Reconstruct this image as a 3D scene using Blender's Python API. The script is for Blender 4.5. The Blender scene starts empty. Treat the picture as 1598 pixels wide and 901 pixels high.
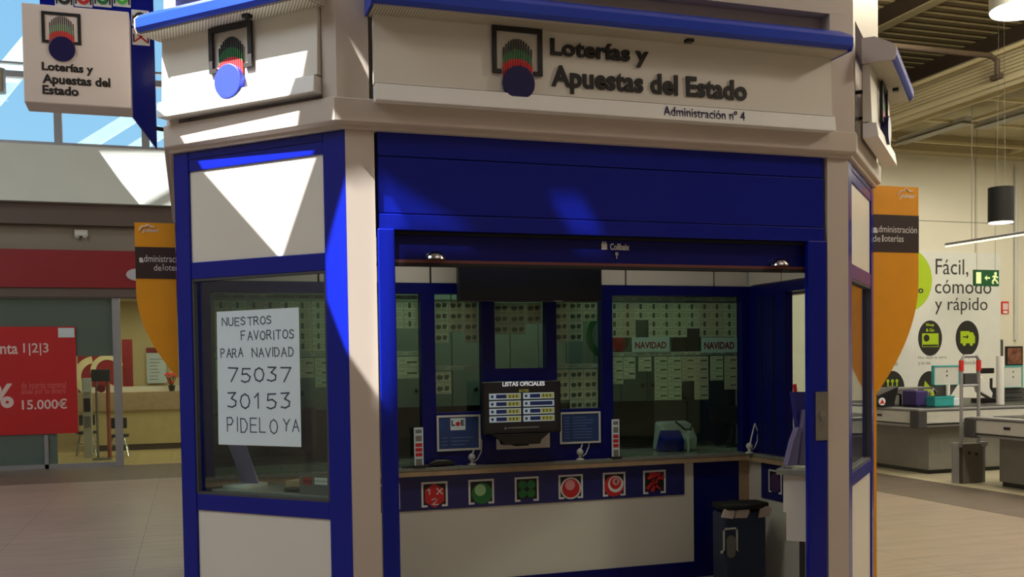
import bpy, bmesh, math, random
from math import sin, cos, pi, sqrt, radians
from mathutils import Vector, Matrix
random.seed(4)
scn = bpy.context.scene
COL = scn.collection

# ------------------------------------------------------------------ camera
CF, CPX, CPY = 1543.2, 799.0, 615.58
CPOS = Vector((-0.7337, -4.8, 1.65))
CFW = Vector((0.3089, 0.9505, -0.0334)).normalized()
CRT = Vector((0.9508, -0.3094, -0.0141)); CRT = (CRT - CFW * CRT.dot(CFW)).normalized()
CUP = CRT.cross(CFW)
cd = bpy.data.cameras.new('camera'); cam = bpy.data.objects.new('camera', cd); COL.objects.link(cam)
M = Matrix((CRT, CUP, -CFW)).transposed().to_4x4(); M.translation = CPOS
cam.matrix_world = M
cd.sensor_fit = 'HORIZONTAL'; cd.sensor_width = 36.0; cd.lens = 36.0 * CF / 1598.0
cd.shift_y = (CPY - 450.5) / 1598.0
cd.clip_end = 200
scn.camera = cam

def ray(px, py): return CFW * CF + CRT * (px - CPX) + CUP * (CPY - py)
def hitY(px, py, Y):
    d = ray(px, py); return CPOS + d * ((Y - CPOS.y) / d.y)
def hitX(px, py, X):
    d = ray(px, py); return CPOS + d * ((X - CPOS.x) / d.x)
def hitZ(px, py, Z):
    d = ray(px, py); return CPOS + d * ((Z - CPOS.z) / d.z)

# ------------------------------------------------------------------ light
vs = scn.view_settings
vs.view_transform = 'Standard'; vs.look = 'None'; vs.gamma = 1.0; vs.use_curve_mapping = False
vs.exposure = 0.0
SUN = Vector((0.58384, 0.13282, -0.80093)).normalized()
sd = bpy.data.lights.new('sun', 'SUN'); sd.energy = 27.0; sd.angle = radians(0.2); sd.color = (1.0, 0.97, 0.92)
so = bpy.data.objects.new('sun', sd); COL.objects.link(so)
so.rotation_euler = SUN.to_track_quat('-Z', 'Y').to_euler(); so.location = (-20, -6, 30)

s2 = bpy.data.lights.new('sunlight_off_glazing', 'SUN'); s2.energy = 4.5; s2.angle = radians(0.6); s2.color = (1.0, 0.97, 0.9)
s2o = bpy.data.objects.new('sunlight_off_glazing', s2); COL.objects.link(s2o); s2o.location = (-12, -24, 30)
s2o.rotation_euler = Vector((.35, .6, -.72)).to_track_quat('-Z', 'Y').to_euler()

def area(name, loc, size, energy, color, direction=(0, 0, -1)):
    l = bpy.data.lights.new(name, 'AREA'); l.shape = 'RECTANGLE'; l.size, l.size_y = size
    l.energy = energy; l.color = color
    o = bpy.data.objects.new(name, l); COL.objects.link(o); o.location = loc
    o.rotation_euler = Vector(direction).to_track_quat('-Z', 'Y').to_euler()
    return o
area('skylight_daylight', (-6.5, -1.5, 7.7), (4, 5), 400, (0.90, 0.95, 1.0))
area('mall_ceiling_lights', (3.5, -6.0, 7.5), (7, 4), 85, (1.0, 0.88, 0.82))  # added warm fill for the kiosk front
area('market_ceiling_lights', (11.5, 4.0, 4.95), (3.5, 7), 300, (1.0, 0.92, 0.74))
def fill_point(name, loc, energy, color, r=0.25):
    l = bpy.data.lights.new(name, 'POINT'); l.energy = energy; l.color = color; l.shadow_soft_size = r
    o = bpy.data.objects.new(name, l); COL.objects.link(o); o.location = loc
fill_point('pendant_bulb', (7.2, 1.0, 5.6), 260, (1.0, 0.91, 0.72))  # added fill brightening the deck and right side, no lamp hangs here
area('rear_skylight_daylight', (-6.0, 7.0, 7.7), (3, 3), 120, (0.84, 0.95, 1.0))  # added cool fill brightening the pale beam over the bank
fill_point('pendant_bulb', (7.2, -2.2, 5.6), 400, (1.0, 0.91, 0.78))  # added fill for the right post and orange board, no lamp hangs here
fill_point('high_bay_bulb', (8.2, 3.6, 6.1), 260, (1.0, 0.90, 0.66))  # added fill that brightens the corrugated deck from below

wd = bpy.data.worlds.new('sky'); scn.world = wd; wd.use_nodes = True
nt = wd.node_tree; nt.nodes.clear()
wo = nt.nodes.new('ShaderNodeOutputWorld'); wb = nt.nodes.new('ShaderNodeBackground')
tc = nt.nodes.new('ShaderNodeTexCoord'); sp = nt.nodes.new('ShaderNodeSeparateXYZ'); cr = nt.nodes.new('ShaderNodeValToRGB')
nt.links.new(tc.outputs['Generated'], sp.inputs[0]); nt.links.new(sp.outputs['Z'], cr.inputs[0])
cr.color_ramp.elements[0].color = (0.42, 0.76, 1.0, 1); cr.color_ramp.elements[0].position = 0.1
cr.color_ramp.elements[1].color = (0.22, 0.56, 0.95, 1); cr.color_ramp.elements[1].position = 0.5
nt.links.new(cr.outputs[0], wb.inputs[0]); wb.inputs[1].default_value = 1.0
nt.links.new(wb.outputs[0], wo.inputs[0])

# ------------------------------------------------------------------ materials
def lin(c):
    return tuple((x / 255 / 12.92 if x / 255 <= 0.04045 else ((x / 255 + 0.055) / 1.055) ** 2.4) for x in c)
def mat(name, rgb, rough=0.5, metal=0.0, var=0.05, scale=6.0, emit=0.0, spec=0.5, bump=0.0, coat=0.0):
    m = bpy.data.materials.new(name); m.use_nodes = True
    n = m.node_tree.nodes; L = m.node_tree.links; p = n['Principled BSDF']
    c = lin(rgb)
    t = n.new('ShaderNodeTexCoord'); z = n.new('ShaderNodeTexNoise'); z.inputs['Scale'].default_value = scale
    z.inputs['Detail'].default_value = 3
    L.new(t.outputs['Object'], z.inputs['Vector'])
    r = n.new('ShaderNodeValToRGB')
    r.color_ramp.elements[0].position = 0.3; r.color_ramp.elements[1].position = 0.7
    r.color_ramp.elements[0].color = tuple(x * (1 - var) for x in c) + (1,)
    r.color_ramp.elements[1].color = tuple(min(1, x * (1 + var)) for x in c) + (1,)
    L.new(z.outputs['Fac'], r.inputs[0]); L.new(r.outputs[0], p.inputs['Base Color'])
    p.inputs['Roughness'].default_value = rough; p.inputs['Metallic'].default_value = metal
    p.inputs['Specular IOR Level'].default_value = spec
    if coat: p.inputs['Coat Weight'].default_value = coat; p.inputs['Coat Roughness'].default_value = 0.08
    if emit:
        L.new(r.outputs[0], p.inputs['Emission Color']); p.inputs['Emission Strength'].default_value = emit
    if bump:
        b = n.new('ShaderNodeBump'); b.inputs['Strength'].default_value = bump; b.inputs['Distance'].default_value = 0.01
        L.new(z.outputs['Fac'], b.inputs['Height']); L.new(b.outputs[0], p.inputs['Normal'])
    return m
def glass(name, tint=(0.86, 0.92, 0.88), refl=1.0):
    m = bpy.data.materials.new(name); m.use_nodes = True
    n = m.node_tree.nodes; L = m.node_tree.links; n.clear()
    o = n.new('ShaderNodeOutputMaterial'); mx = n.new('ShaderNodeMixShader'); t = n.new('ShaderNodeBsdfTransparent'); g = n.new('ShaderNodeBsdfGlossy')
    t.inputs[0].default_value = (*tint, 1); g.inputs['Roughness'].default_value = 0.01; g.inputs[0].default_value = (0.95, 0.97, 0.96, 1)
    w = n.new('ShaderNodeLayerWeight'); w.inputs[0].default_value = 0.5
    pw = n.new('ShaderNodeMath'); pw.operation = 'POWER'; pw.inputs[1].default_value = 5
    ma = n.new('ShaderNodeMath'); ma.operation = 'MULTIPLY_ADD'; ma.inputs[1].default_value = 0.92 * refl; ma.inputs[2].default_value = 0.035 * refl
    L.new(w.outputs['Facing'], pw.inputs[0]); L.new(pw.outputs[0], ma.inputs[0]); L.new(ma.outputs[0], mx.inputs[0])
    L.new(t.outputs[0], mx.inputs[1]); L.new(g.outputs[0], mx.inputs[2]); L.new(mx.outputs[0], o.inputs[0])
    return m
def lampmat(name, rgb, s):
    return mat(name, rgb, 0.6, var=0.01, emit=s)

BEIGE = mat('beige_painted_metal', (197, 186, 175), 0.45, var=0.03, scale=2)
CREAM = mat('cream_panel', (218, 214, 203), 0.4, var=0.02, scale=2)
BLUE = mat('blue_lacquer', (8, 24, 138), 0.25, var=0.06, scale=1.5, spec=0.25, coat=0.1)
NAVY = mat('navy_lacquer', (10, 16, 100), 0.3, var=0.06, scale=1.5, spec=0.25)
NAVYBAND = mat('navy_band', (34, 36, 104), 0.4, var=0.04)
CANOPYBLUE = mat('canopy_blue', (26, 62, 184), 0.3, var=0.05, scale=2)
DARK = mat('black_plastic', (22, 22, 23), 0.35, var=0.1)
BLACK = mat('matte_black', (12, 12, 12), 0.7, var=0.1)
CHROME = mat('chrome', (190, 192, 196), 0.15, metal=1.0, var=0.03)
STEEL = mat('brushed_steel', (150, 148, 142), 0.4, metal=0.9, var=0.08, scale=20)
INK = mat('black_lettering', (24, 20, 18), 0.5, var=0.05)
INKBLUE = mat('navy_ball', (24, 20, 78), 0.35, var=0.05)
WHITE = mat('white_paint', (232, 232, 228), 0.4, var=0.02)
PAPER = mat('white_paper', (216, 232, 238), 0.8, var=0.02)
PENCIL = mat('pen_ink', (70, 78, 96), 0.8, var=0.1)
RED = mat('red_print', (214, 44, 40), 0.5, var=0.05)
REDK = mat('red_symbol', (206, 40, 44), 0.5, var=0.05)
GREEN = mat('green_print', (40, 120, 60), 0.5, var=0.06)
LGREEN = mat('pale_green_print', (165, 205, 150), 0.5, var=0.05)
PINK = mat('pink_print', (232, 160, 160), 0.5, var=0.05)
WOOD = mat('beech_edge', (176, 150, 118), 0.45, var=0.1, scale=14)
WORKTOP = mat('grey_worktop', (128, 130, 122), 0.25, var=0.08, scale=30)
ORANGE = mat('orange_board', (244, 166, 24), 0.5, var=0.03)
BROWN = mat('dark_brown_board', (58, 44, 42), 0.5, var=0.05)
GLASS = glass('window_glass')
BOOTHGLASS = glass('booth_glass', (0.80, 0.90, 0.83), 1.0)
DUSKGLASS = glass('frosted_grey_glass', (0.34, 0.36, 0.36), 0.8)
CABINET = mat('grey_green_cabinet', (122, 140, 124), 0.5, var=0.05)
TICKET = mat('ticket_paper', (228, 228, 206), 0.8, var=0.08, scale=25)
TICKETPINK = mat('ticket_paper_rose', (228, 212, 190), 0.8, var=0.1, scale=25)
TICKETGREEN = mat('ticket_print', (104, 104, 90), 0.8, var=0.2, scale=60)
TICKETLINE = mat('ticket_print_pale', (186, 184, 160), 0.8, var=0.2, scale=60)
MWALL = mat('market_wall_paint', (226, 222, 204), 0.7, var=0.03, scale=1)
MPOSTER = mat('poster_white', (226, 228, 222), 0.5, var=0.02)
LIME = mat('lime_print', (176, 206, 40), 0.5, var=0.04)
CHARCOAL = mat('charcoal_print', (44, 44, 42), 0.5, var=0.06)
GREY = mat('grey_laminate', (128, 126, 120), 0.45, var=0.05)
LGREY = mat('light_grey_laminate', (205, 206, 200), 0.4, var=0.03)
RUBBER = mat('grey_rubber', (66, 66, 68), 0.6, var=0.08)
TEAL = mat('teal_plastic', (60, 170, 170), 0.4, var=0.05)
PURPLE = mat('purple_fabric', (62, 48, 110), 0.6, var=0.1)
BEAMGREY = mat('grey_beam_paint', (228, 236, 232), 0.6, var=0.04, scale=1)
TAUPE = mat('taupe_beam_paint', (104, 90, 83), 0.6, var=0.05, scale=1)
SOFFIT = mat('soffit_paint', (150, 140, 128), 0.7, var=0.05, scale=1)
BANKRED = mat('bank_red', (144, 18, 28), 0.45, var=0.04, scale=1)
BANKPOSTER = mat('bank_poster_red', (196, 30, 34), 0.5, var=0.04, scale=1)
PALETEXT = mat('pale_print', (232, 206, 204), 0.6, var=0.03)
FAINTTEXT = mat('faint_red_print', (216, 110, 108), 0.6, var=0.05)
DECK = mat('ceiling_deck', (164, 148, 112), 0.6, var=0.06, scale=2)
STEELBEAM = mat('brown_steel_beam', (84, 70, 58), 0.6, var=0.06, scale=2)
CLADDING = mat('cream_cladding', (205, 194, 156), 0.6, var=0.04, scale=2)
BANKWALL = mat('bank_cream_wall', (226, 210, 160), 0.7, var=0.03, scale=1)
SILVER = mat('aluminium_profile', (158, 158, 162), 0.4, metal=0.4, var=0.04)
MALLWALL = mat('mall_wall_paint', (196, 184, 170), 0.8, var=0.04, scale=0.6)

def floor_mat(name, c1, c2, bw, bh, mortar, rough, veins=True):
    m = bpy.data.materials.new(name); m.use_nodes = True
    n = m.node_tree.nodes; L = m.node_tree.links; p = n['Principled BSDF']
    t = n.new('ShaderNodeTexCoord')
    b = n.new('ShaderNodeTexBrick'); b.offset = 0.0; b.inputs['Scale'].default_value = 1.0
    b.inputs['Brick Width'].default_value = bw; b.inputs['Row Height'].default_value = bh
    b.inputs['Mortar Size'].default_value = 0.004; b.inputs['Mortar Smooth'].default_value = 0.3
    b.inputs['Color1'].default_value = (*lin(c1), 1); b.inputs['Color2'].default_value = (*lin(c2), 1); b.inputs['Mortar'].default_value = (*lin(mortar), 1)
    L.new(t.outputs['Object'], b.inputs['Vector'])
    mp = n.new('ShaderNodeMapping'); mp.inputs['Scale'].default_value = (1.2, 9.0, 1.0); L.new(t.outputs['Object'], mp.inputs[0])
    z = n.new('ShaderNodeTexNoise'); z.inputs['Scale'].default_value = 1.3; z.inputs['Detail'].default_value = 6; z.inputs['Distortion'].default_value = 0.6
    L.new(mp.outputs[0], z.inputs['Vector'])
    mx = n.new('ShaderNodeMix'); mx.data_type = 'RGBA'; mx.blend_type = 'MULTIPLY'; mx.inputs[0].default_value = 1.0 if veins else 0.3
    r = n.new('ShaderNodeValToRGB'); r.color_ramp.elements[0].position = 0.35; r.color_ramp.elements[1].position = 0.65
    r.color_ramp.elements[0].color = (0.82, 0.82, 0.82, 1); r.color_ramp.elements[1].color = (1, 1, 1, 1)
    L.new(z.outputs['Fac'], r.inputs[0]); L.new(b.outputs['Color'], mx.inputs[6]); L.new(r.outputs[0], mx.inputs[7])
    L.new(mx.outputs[2], p.inputs['Base Color']); p.inputs['Roughness'].default_value = rough
    return m
FLOOR = floor_mat('mall_floor_tiles', (176, 160, 146), (170, 155, 142), 1.2, 0.6, (120, 108, 98), 0.35)
FLOORDARK = floor_mat('dark_floor_tiles', (124, 112, 102), (118, 107, 98), 0.6, 0.6, (96, 88, 80), 0.4)
FLOORMARKET = floor_mat('market_floor_tiles', (212, 204, 176), (208, 200, 172), 0.4, 0.4, (188, 180, 156), 0.25, False)
FLOORBANK = floor_mat('bank_floor_tiles', (206, 186, 136), (202, 182, 132), 0.6, 0.6, (170, 150, 110), 0.25, False)

# ------------------------------------------------------------------ geometry helpers
class Fr:
    """local frame on a wall: u along, v up, w outwards"""
    def __init__(s, o, u, n=None):
        s.o = Vector(o); s.u = Vector(u).normalized(); s.v = Vector((0, 0, 1)); s.n = s.u.cross(s.v) if n is None else Vector(n)
    def p(s, u, v, w=0.0): return s.o + s.u * u + s.v * v + s.n * w
WORLD = Fr((0, 0, 0), (1, 0, 0), (0, 1, 0))          # u=x v=z w=y
r2 = sqrt(0.5)
FRONT = Fr((0, 0, 0), (1, 0, 0))                     # n = -Y
LEFT = Fr((0, 0, 0), (r2, -r2, 0))                   # u negative towards the far end
RIGHT = Fr((2.86, 0, 0), (r2, r2, 0))
def yplane(Y): return Fr((0, Y, 0), (1, 0, 0))
def uv(fr, px, py, w=0.0):
    d = ray(px, py); o = fr.o + fr.n * w
    P = CPOS + d * ((o - CPOS).dot(fr.n) / d.dot(fr.n))
    q = P - fr.o
    return q.dot(fr.u), q.z

class MB:
    def __init__(s): s.v = []; s.f = []; s.m = []; s.mi = 0
    def add(s, vs, fs):
        k = len(s.v); s.v += [tuple(x) for x in vs]
        for f in fs: s.f.append(tuple(i + k for i in f)); s.m.append(s.mi)
        return s
    def slot(s, i): s.mi = i; return s
    def box(s, a, b, fr=WORLD):
        (u0, w0, v0), (u1, w1, v1) = a, b
        P = [fr.p(u, v, w) for v in (v0, v1) for u, w in ((u0, w0), (u1, w0), (u1, w1), (u0, w1))]
        return s.add(P, [(0, 3, 2, 1), (4, 5, 6, 7), (0, 1, 5, 4), (1, 2, 6, 5), (2, 3, 7, 6), (3, 0, 4, 7)])
    def fb(s, fr, u0, u1, v0, v1, w0, w1):      # box on a frame
        return s.box((u0, w0, v0), (u1, w1, v1), fr)
    def poly(s, fr, pts, w0, w1):               # polygon (u,v) extruded w0..w1
        n = len(pts)
        P = [fr.p(u, v, w0) for u, v in pts] + [fr.p(u, v, w1) for u, v in pts]
        F = [tuple(range(n)), tuple(range(2 * n - 1, n - 1, -1))]
        F += [(i, i + n, (i + 1) % n + n, (i + 1) % n) for i in range(n)]
        return s.add(P, F)
    def prof(s, fr, pts, u0, u1):               # profile (w,v) extruded along u
        n = len(pts)
        P = [fr.p(u0, v, w) for w, v in pts] + [fr.p(u1, v, w) for w, v in pts]
        F = [tuple(range(n)), tuple(range(2 * n - 1, n - 1, -1))]
        F += [(i, i + n, (i + 1) % n + n, (i + 1) % n) for i in range(n)]
        return s.add(P, F)
    def plan(s, pts, z0, z1):                   # plan polygon (x,y) extruded in z
        n = len(pts)
        P = [(x, y, z0) for x, y in pts] + [(x, y, z1) for x, y in pts]
        F = [tuple(range(n - 1, -1, -1)), tuple(range(n, 2 * n))]
        F += [(i, (i + 1) % n, (i + 1) % n + n, i + n) for i in range(n)]
        return s.add(P, F)
    def disc(s, fr, u, v, r, w0, w1, n=28, a0=0, a1=2 * pi, rv=None):
        rv = r if rv is None else rv
        full = abs(a1 - a0 - 2 * pi) < 1e-6
        k = n if full else n + 1
        return s.poly(fr, [(u + r * cos(a0 + (a1 - a0) * i / n), v + rv * sin(a0 + (a1 - a0) * i / n)) for i in range(k)], w0, w1)
    def ringd(s, fr, u, v, r0, r1, w0, w1, n=32, a0=0, a1=2 * pi):
        for i in range(n):
            p, q = a0 + (a1 - a0) * i / n, a0 + (a1 - a0) * (i + 1) / n
            s.poly(fr, [(u + r0 * cos(p), v + r0 * sin(p)), (u + r1 * cos(p), v + r1 * sin(p)), (u + r1 * cos(q), v + r1 * sin(q)), (u + r0 * cos(q), v + r0 * sin(q))], w0, w1)
        return s
    def tube(s, pts, r, n=8):
        pts = [Vector(p) for p in pts]; rings = []
        for i, p in enumerate(pts):
            a = pts[max(i - 1, 0)]; b = pts[min(i + 1, len(pts) - 1)]
            t = (b - a).normalized(); x = t.orthogonal().normalized() if i == 0 else (px_ - t * px_.dot(t)).normalized()
            px_ = x; y = t.cross(x)
            rr = r[i] if isinstance(r, (list, tuple)) else r
            rings.append([p + (x * cos(2 * pi * k / n) + y * sin(2 * pi * k / n)) * rr for k in range(n)])
        V = [q for R in rings for q in R]; F = [tuple(range(n - 1, -1, -1)), tuple(range((len(pts) - 1) * n, len(pts) * n))]
        for i in range(len(pts) - 1):
            for k in range(n): F.append((i * n + k, i * n + (k + 1) % n, (i + 1) * n + (k + 1) % n, (i + 1) * n + k))
        return s.add(V, F)
    def lathe(s, c, prof, n=24, axis=Vector((0, 0, 1))):   # prof: (r, h) along axis from c
        c = Vector(c); axis = Vector(axis).normalized(); x = axis.orthogonal().normalized(); y = axis.cross(x)
        V = [c + axis * h + (x * cos(2 * pi * k / n) + y * sin(2 * pi * k / n)) * max(r, 1e-4) for r, h in prof for k in range(n)]
        F = [tuple(range(n - 1, -1, -1)), tuple(range((len(prof) - 1) * n, len(prof) * n))]
        for i in range(len(prof) - 1):
            for k in range(n): F.append((i * n + k, i * n + (k + 1) % n, (i + 1) * n + (k + 1) % n, (i + 1) * n + k))
        return s.add(V, F)
    def build(s, name, m, parent=None, bevel=0.0, smooth=False):
        me = bpy.data.meshes.new(name); me.from_pydata(s.v, [], s.f)
        ms = m if isinstance(m, (list, tuple)) else [m]
        for x in ms: me.materials.append(x)
        for p, i in zip(me.polygons, s.m): p.material_index = i if i < len(ms) else 0
        b = bmesh.new(); b.from_mesh(me); bmesh.ops.recalc_face_normals(b, faces=b.faces[:])
        # move the origin to the base of the shape
        xs = [v.co for v in b.verts]
        o = Vector(((min(v.x for v in xs) + max(v.x for v in xs)) / 2, (min(v.y for v in xs) + max(v.y for v in xs)) / 2, min(v.z for v in xs)))
        bmesh.ops.translate(b, verts=b.verts[:], vec=-o)
        b.to_mesh(me); b.free()
        ob = bpy.data.objects.new(name, me); COL.objects.link(ob)
        base = Vector((0, 0, 0))
        if parent is not None:
            ob.parent = parent
            q = parent
            while q is not None: base += Vector(q.location); q = q.parent
        ob.location = o - base
        if bevel:
            md = ob.modifiers.new('bevel', 'BEVEL'); md.width = bevel; md.segments = 2; md.limit_method = 'ANGLE'; md.angle_limit = radians(40)
        if smooth:
            for p in me.polygons: p.use_smooth = True
            try: me.set_sharp_from_angle(angle=radians(40))
            except Exception: pass
        return ob
def tag(o, label=None, cat=None, group=None, kind=None):
    if label: o['label'] = label
    if cat: o['category'] = cat
    if group: o['group'] = group
    if kind: o['kind'] = kind
    return o
def thing(name, loc, label, cat, group=None):
    o = bpy.data.objects.new(name, None); COL.objects.link(o); o.location = loc; o.empty_display_size = 0.1
    return tag(o, label, cat, group)
def struct(name, mb, m, **k):
    return tag(mb.build(name, m, **k), kind='structure')
def copy_tree(o, parent=None):
    c = o.copy(); COL.objects.link(c)
    if parent is not None: c.parent = parent
    for ch in list(o.children): copy_tree(ch, c)
    return c

_dg = None
def text_mb(body, fr, u0, u1, v0, v1, w, depth=0.002, bold=0.0, shear=0.0, keep=False):
    """lettering fitted to a box (ink bounds) on a frame; keep=True keeps proportions (height v0..v1, left at u0)"""
    cu = bpy.data.curves.new('t', 'FONT'); cu.body = body; cu.size = 1.0; cu.offset = bold; cu.resolution_u = 3; cu.shear = shear
    ob = bpy.data.objects.new('t', cu); COL.objects.link(ob)
    me = bpy.data.meshes.new_from_object(ob.evaluated_get(bpy.context.evaluated_depsgraph_get()))
    V = [v.co.copy() for v in me.vertices]; F = [tuple(p.vertices) for p in me.polygons]
    bpy.data.objects.remove(ob); bpy.data.curves.remove(cu); bpy.data.meshes.remove(me)
    mb = MB()
    if not V: return mb
    x0, x1 = min(v.x for v in V), max(v.x for v in V); y0, y1 = min(v.y for v in V), max(v.y for v in V)
    sy = (v1 - v0) / (y1 - y0); sx = sy if keep else (u1 - u0) / (x1 - x0)
    # solid letters: front, back, rim
    n = len(V); b = {}
    P = [fr.p(u0 + (v.x - x0) * sx, v0 + (v.y - y0) * sy, w + depth) for v in V] + [fr.p(u0 + (v.x - x0) * sx, v0 + (v.y - y0) * sy, w) for v in V]
    faces = list(F)
    ec = {}
    for f in F:
        for i in range(len(f)):
            e = (f[i], f[(i + 1) % len(f)]); ec[e] = ec.get(e, 0) + 1
    for (a, c) in ec:
        if (c, a) not in ec: faces.append((a, a + n, c + n, c))
    return mb.add(P, faces)
def text(body, fr, u0, u1, v0, v1, w, m, parent, name='lettering', **k):
    return text_mb(body, fr, u0, u1, v0, v1, w, **k).build(name, m, parent)
def text_px(body, fr, tl, br, w, m, parent, name='lettering', **k):
    """box given by two photo points that lie on this wall"""
    u0, v1 = uv(fr, *tl, w); u1, v0 = uv(fr, *br, w)
    return text(body, fr, u0, u1, v0, v1, w, m, parent, name, **k)

STROKES = {'N': [[(0, 0), (0, 1), (.75, 0), (.75, 1)]], 'U': [[(0, 1), (0, .25), (.2, 0), (.5, 0), (.7, .25), (.7, 1)]],
 'E': [[(.65, 1), (0, 1), (0, 0), (.65, 0)], [(0, .52), (.55, .52)]], 'S': [[(.65, .85), (.4, 1), (.1, .9), (.05, .68), (.6, .4), (.6, .15), (.3, 0), (0, .12)]],
 'T': [[(0, 1), (.75, 1)], [(.38, 1), (.38, 0)]], 'R': [[(0, 0), (0, 1), (.45, 1), (.62, .78), (.45, .52), (0, .5)], [(.3, .5), (.68, 0)]],
 'O': [[(.4, 1), (.12, .85), (0, .5), (.12, .15), (.4, 0), (.66, .15), (.78, .5), (.66, .85), (.4, 1)]], 'F': [[(.62, 1), (0, 1), (0, 0)], [(0, .52), (.5, .52)]],
 'A': [[(0, 0), (.38, 1), (.74, 0)], [(.15, .38), (.6, .38)]], 'V': [[(0, 1), (.36, 0), (.72, 1)]], 'I': [[(.1, 1), (.1, 0)]],
 'P': [[(0, 0), (0, 1), (.45, 1), (.62, .76), (.42, .5), (0, .48)]], 'D': [[(0, 0), (0, 1), (.4, .95), (.68, .6), (.62, .25), (.38, 0), (0, 0)]],
 'L': [[(0, 1), (0, 0), (.58, 0)]], 'Y': [[(0, 1), (.35, .52), (.7, 1)], [(.35, .52), (.3, 0)]],
 '7': [[(0, 1), (.7, 1), (.22, 0)]], '5': [[(.65, 1), (.1, 1), (.05, .58), (.4, .62), (.66, .4), (.55, .1), (.25, 0), (0, .1)]],
 '0': [[(.36, 1), (.1, .85), (0, .5), (.1, .15), (.36, 0), (.6, .15), (.7, .5), (.6, .85), (.36, 1)]],
 '3': [[(.05, 1), (.6, 1), (.28, .62), (.62, .42), (.58, .12), (.3, 0), (0, .08)]], '1': [[(.05, .72), (.3, 1), (.3, 0)]], 'X': [[(0, 0), (.7, 1)], [(0, 1), (.7, 0)]], '2': [[(0, .8), (.3, 1), (.6, .8), (.5, .5), (0, 0), (.7, 0)]]}
def hand(mb, body, fr, u0, u1, v0, v1, w, th, dv=0.0):
    adv = []; x = 0
    for c in body:
        adv.append(x); x += 0.55 if c == ' ' else (0.42 if c == 'I' else 1.0)
    sc = (u1 - u0) / (x - 0.25)
    for c, a in zip(body, adv):
        if c == ' ': continue
        jx, jy, jr = random.uniform(-.04, .04), random.uniform(-.06, .06), random.uniform(-.06, .06)
        for st in STROKES[c]:
            q = []
            for (x_, y_) in st:
                X = x_ * cos(jr) - y_ * sin(jr) * .6 + jx; Y = y_ * cos(jr) + x_ * sin(jr) + jy
                q.append((u0 + (a + X) * sc, v0 + (Y) * (v1 - v0) + dv * (a + X) * sc))
            for (a_, b_), (c_, d_) in zip(q, q[1:]):
                dx, dy = c_ - a_, d_ - b_; l = sqrt(dx * dx + dy * dy) or 1; nx, ny = -dy / l * th, dx / l * th
                ex, ey = dx / l * th, dy / l * th
                mb.poly(fr, [(a_ - ex + nx, b_ - ey + ny), (a_ - ex - nx, b_ - ey - ny), (c_ + ex - nx, d_ + ey - ny), (c_ + ex + nx, d_ + ey + ny)], w, w + 0.0008)
    return mb
# ================================================================== the mall: floor, walls, roof
def slab(x0, x1, y0, y1, z0, z1): return MB().box((x0, y0, z0), (x1, y1, z1))
struct('floor', slab(-12, 7.2, -13, 10.6, -0.1, 0), FLOOR)
struct('trim_1', slab(7.2, 8.45, -13, 10.6, -0.1, 0.001), FLOORDARK)
struct('trim_2', slab(-12, 5.0, 10.6, 12.95, -0.1, 0.001), FLOORDARK)
struct('floor', slab(8.45, 20, -13, 10.6, -0.1, 0.002), FLOORMARKET)
struct('floor', slab(-12, 5.0, 12.95, 18.2, -0.1, 0.0), FLOORBANK)
struct('wall_left', slab(-12.2, -12, -13, 18.2, 0, 8), MALLWALL)
struct('wall_front', slab(-12, 20, -13.2, -13, 0, 8), MALLWALL)
struct('wall_right', slab(20, 20.2, -13, 9.2, 0, 8), MWALL)
struct('wall_back', slab(4.9, 20, 9.0, 9.2, 0, 5.36), MWALL)
struct('wall_middle', slab(4.9, 5.1, 9.2, 18.2, 0, 8), MALLWALL)
struct('wall_far', slab(5.1, 20.2, 17.0, 17.2, 5.3, 7.4), MALLWALL)
struct('ceiling', slab(4.9, 20.2, 9.2, 17.2, 5.30, 5.36), MALLWALL)

# unseen roof of the mall, openings shaped to cast the sun patches
def roof_with_openings(name, outer, holes, z, th, m):
    cu = bpy.data.curves.new('roof', 'CURVE'); cu.dimensions = '2D'; cu.fill_mode = 'BOTH'; cu.extrude = th / 2
    for pts in [outer] + holes:
        s = cu.splines.new('POLY'); s.points.add(len(pts) - 1); s.use_cyclic_u = True
        for p, (x, y) in zip(s.points, pts): p.co = (x, y, 0, 1)
    ob = bpy.data.objects.new('roof', cu); COL.objects.link(ob)
    me = bpy.data.meshes.new_from_object(ob.evaluated_get(bpy.context.evaluated_depsgraph_get()))
    bpy.data.objects.remove(ob)
    o = bpy.data.objects.new(name, me); COL.objects.link(o); o.location = (0, 0, z)
    me.materials.clear(); me.materials.append(m)
    return tag(o, kind='structure')
HA = [(-4.53, -0.66), (-4.533, -0.232), (-4.508, -0.171), (-4.52, -0.1), (-4.3, 0.1), (-3.3, 0.1), (-3.5, -0.735), (-4.018, -0.742)]
HB = [(-3.96, -0.905), (-4.19, -0.883), (-4.337, -0.873), (-4.495, -0.911), (-4.60, -1.03), (-4.62, -1.09), (-4.3, -1.03), (-3.82, -0.93), (-3.80, -0.90)]
HD = [(-3.50, -0.83), (-3.462, -0.83), (-3.478, -0.862), (-3.53, -0.862)]
HG = [(-2.467, -4.511), (-2.389, -4.569), (-2.219, -4.675), (-2.084, -4.747), (-2.541, -4.757), (-2.933, -5.406), (-3.072, -5.509)]
HI = [(-1.635, -4.565), (-1.45, -4.564), (-1.412, -4.754), (-1.595, -4.758)]
HE = [(-4.145, 12.075), (-2.6, 12.085), (-2.9, 11.998), (-3.289, 11.993), (-4.159, 11.93), (-4.178, 11.99)]
HF = [(-4.185, 11.911), (-3.45, 11.955), (-3.1, 11.955), (-3.1, 11.907)]
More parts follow.
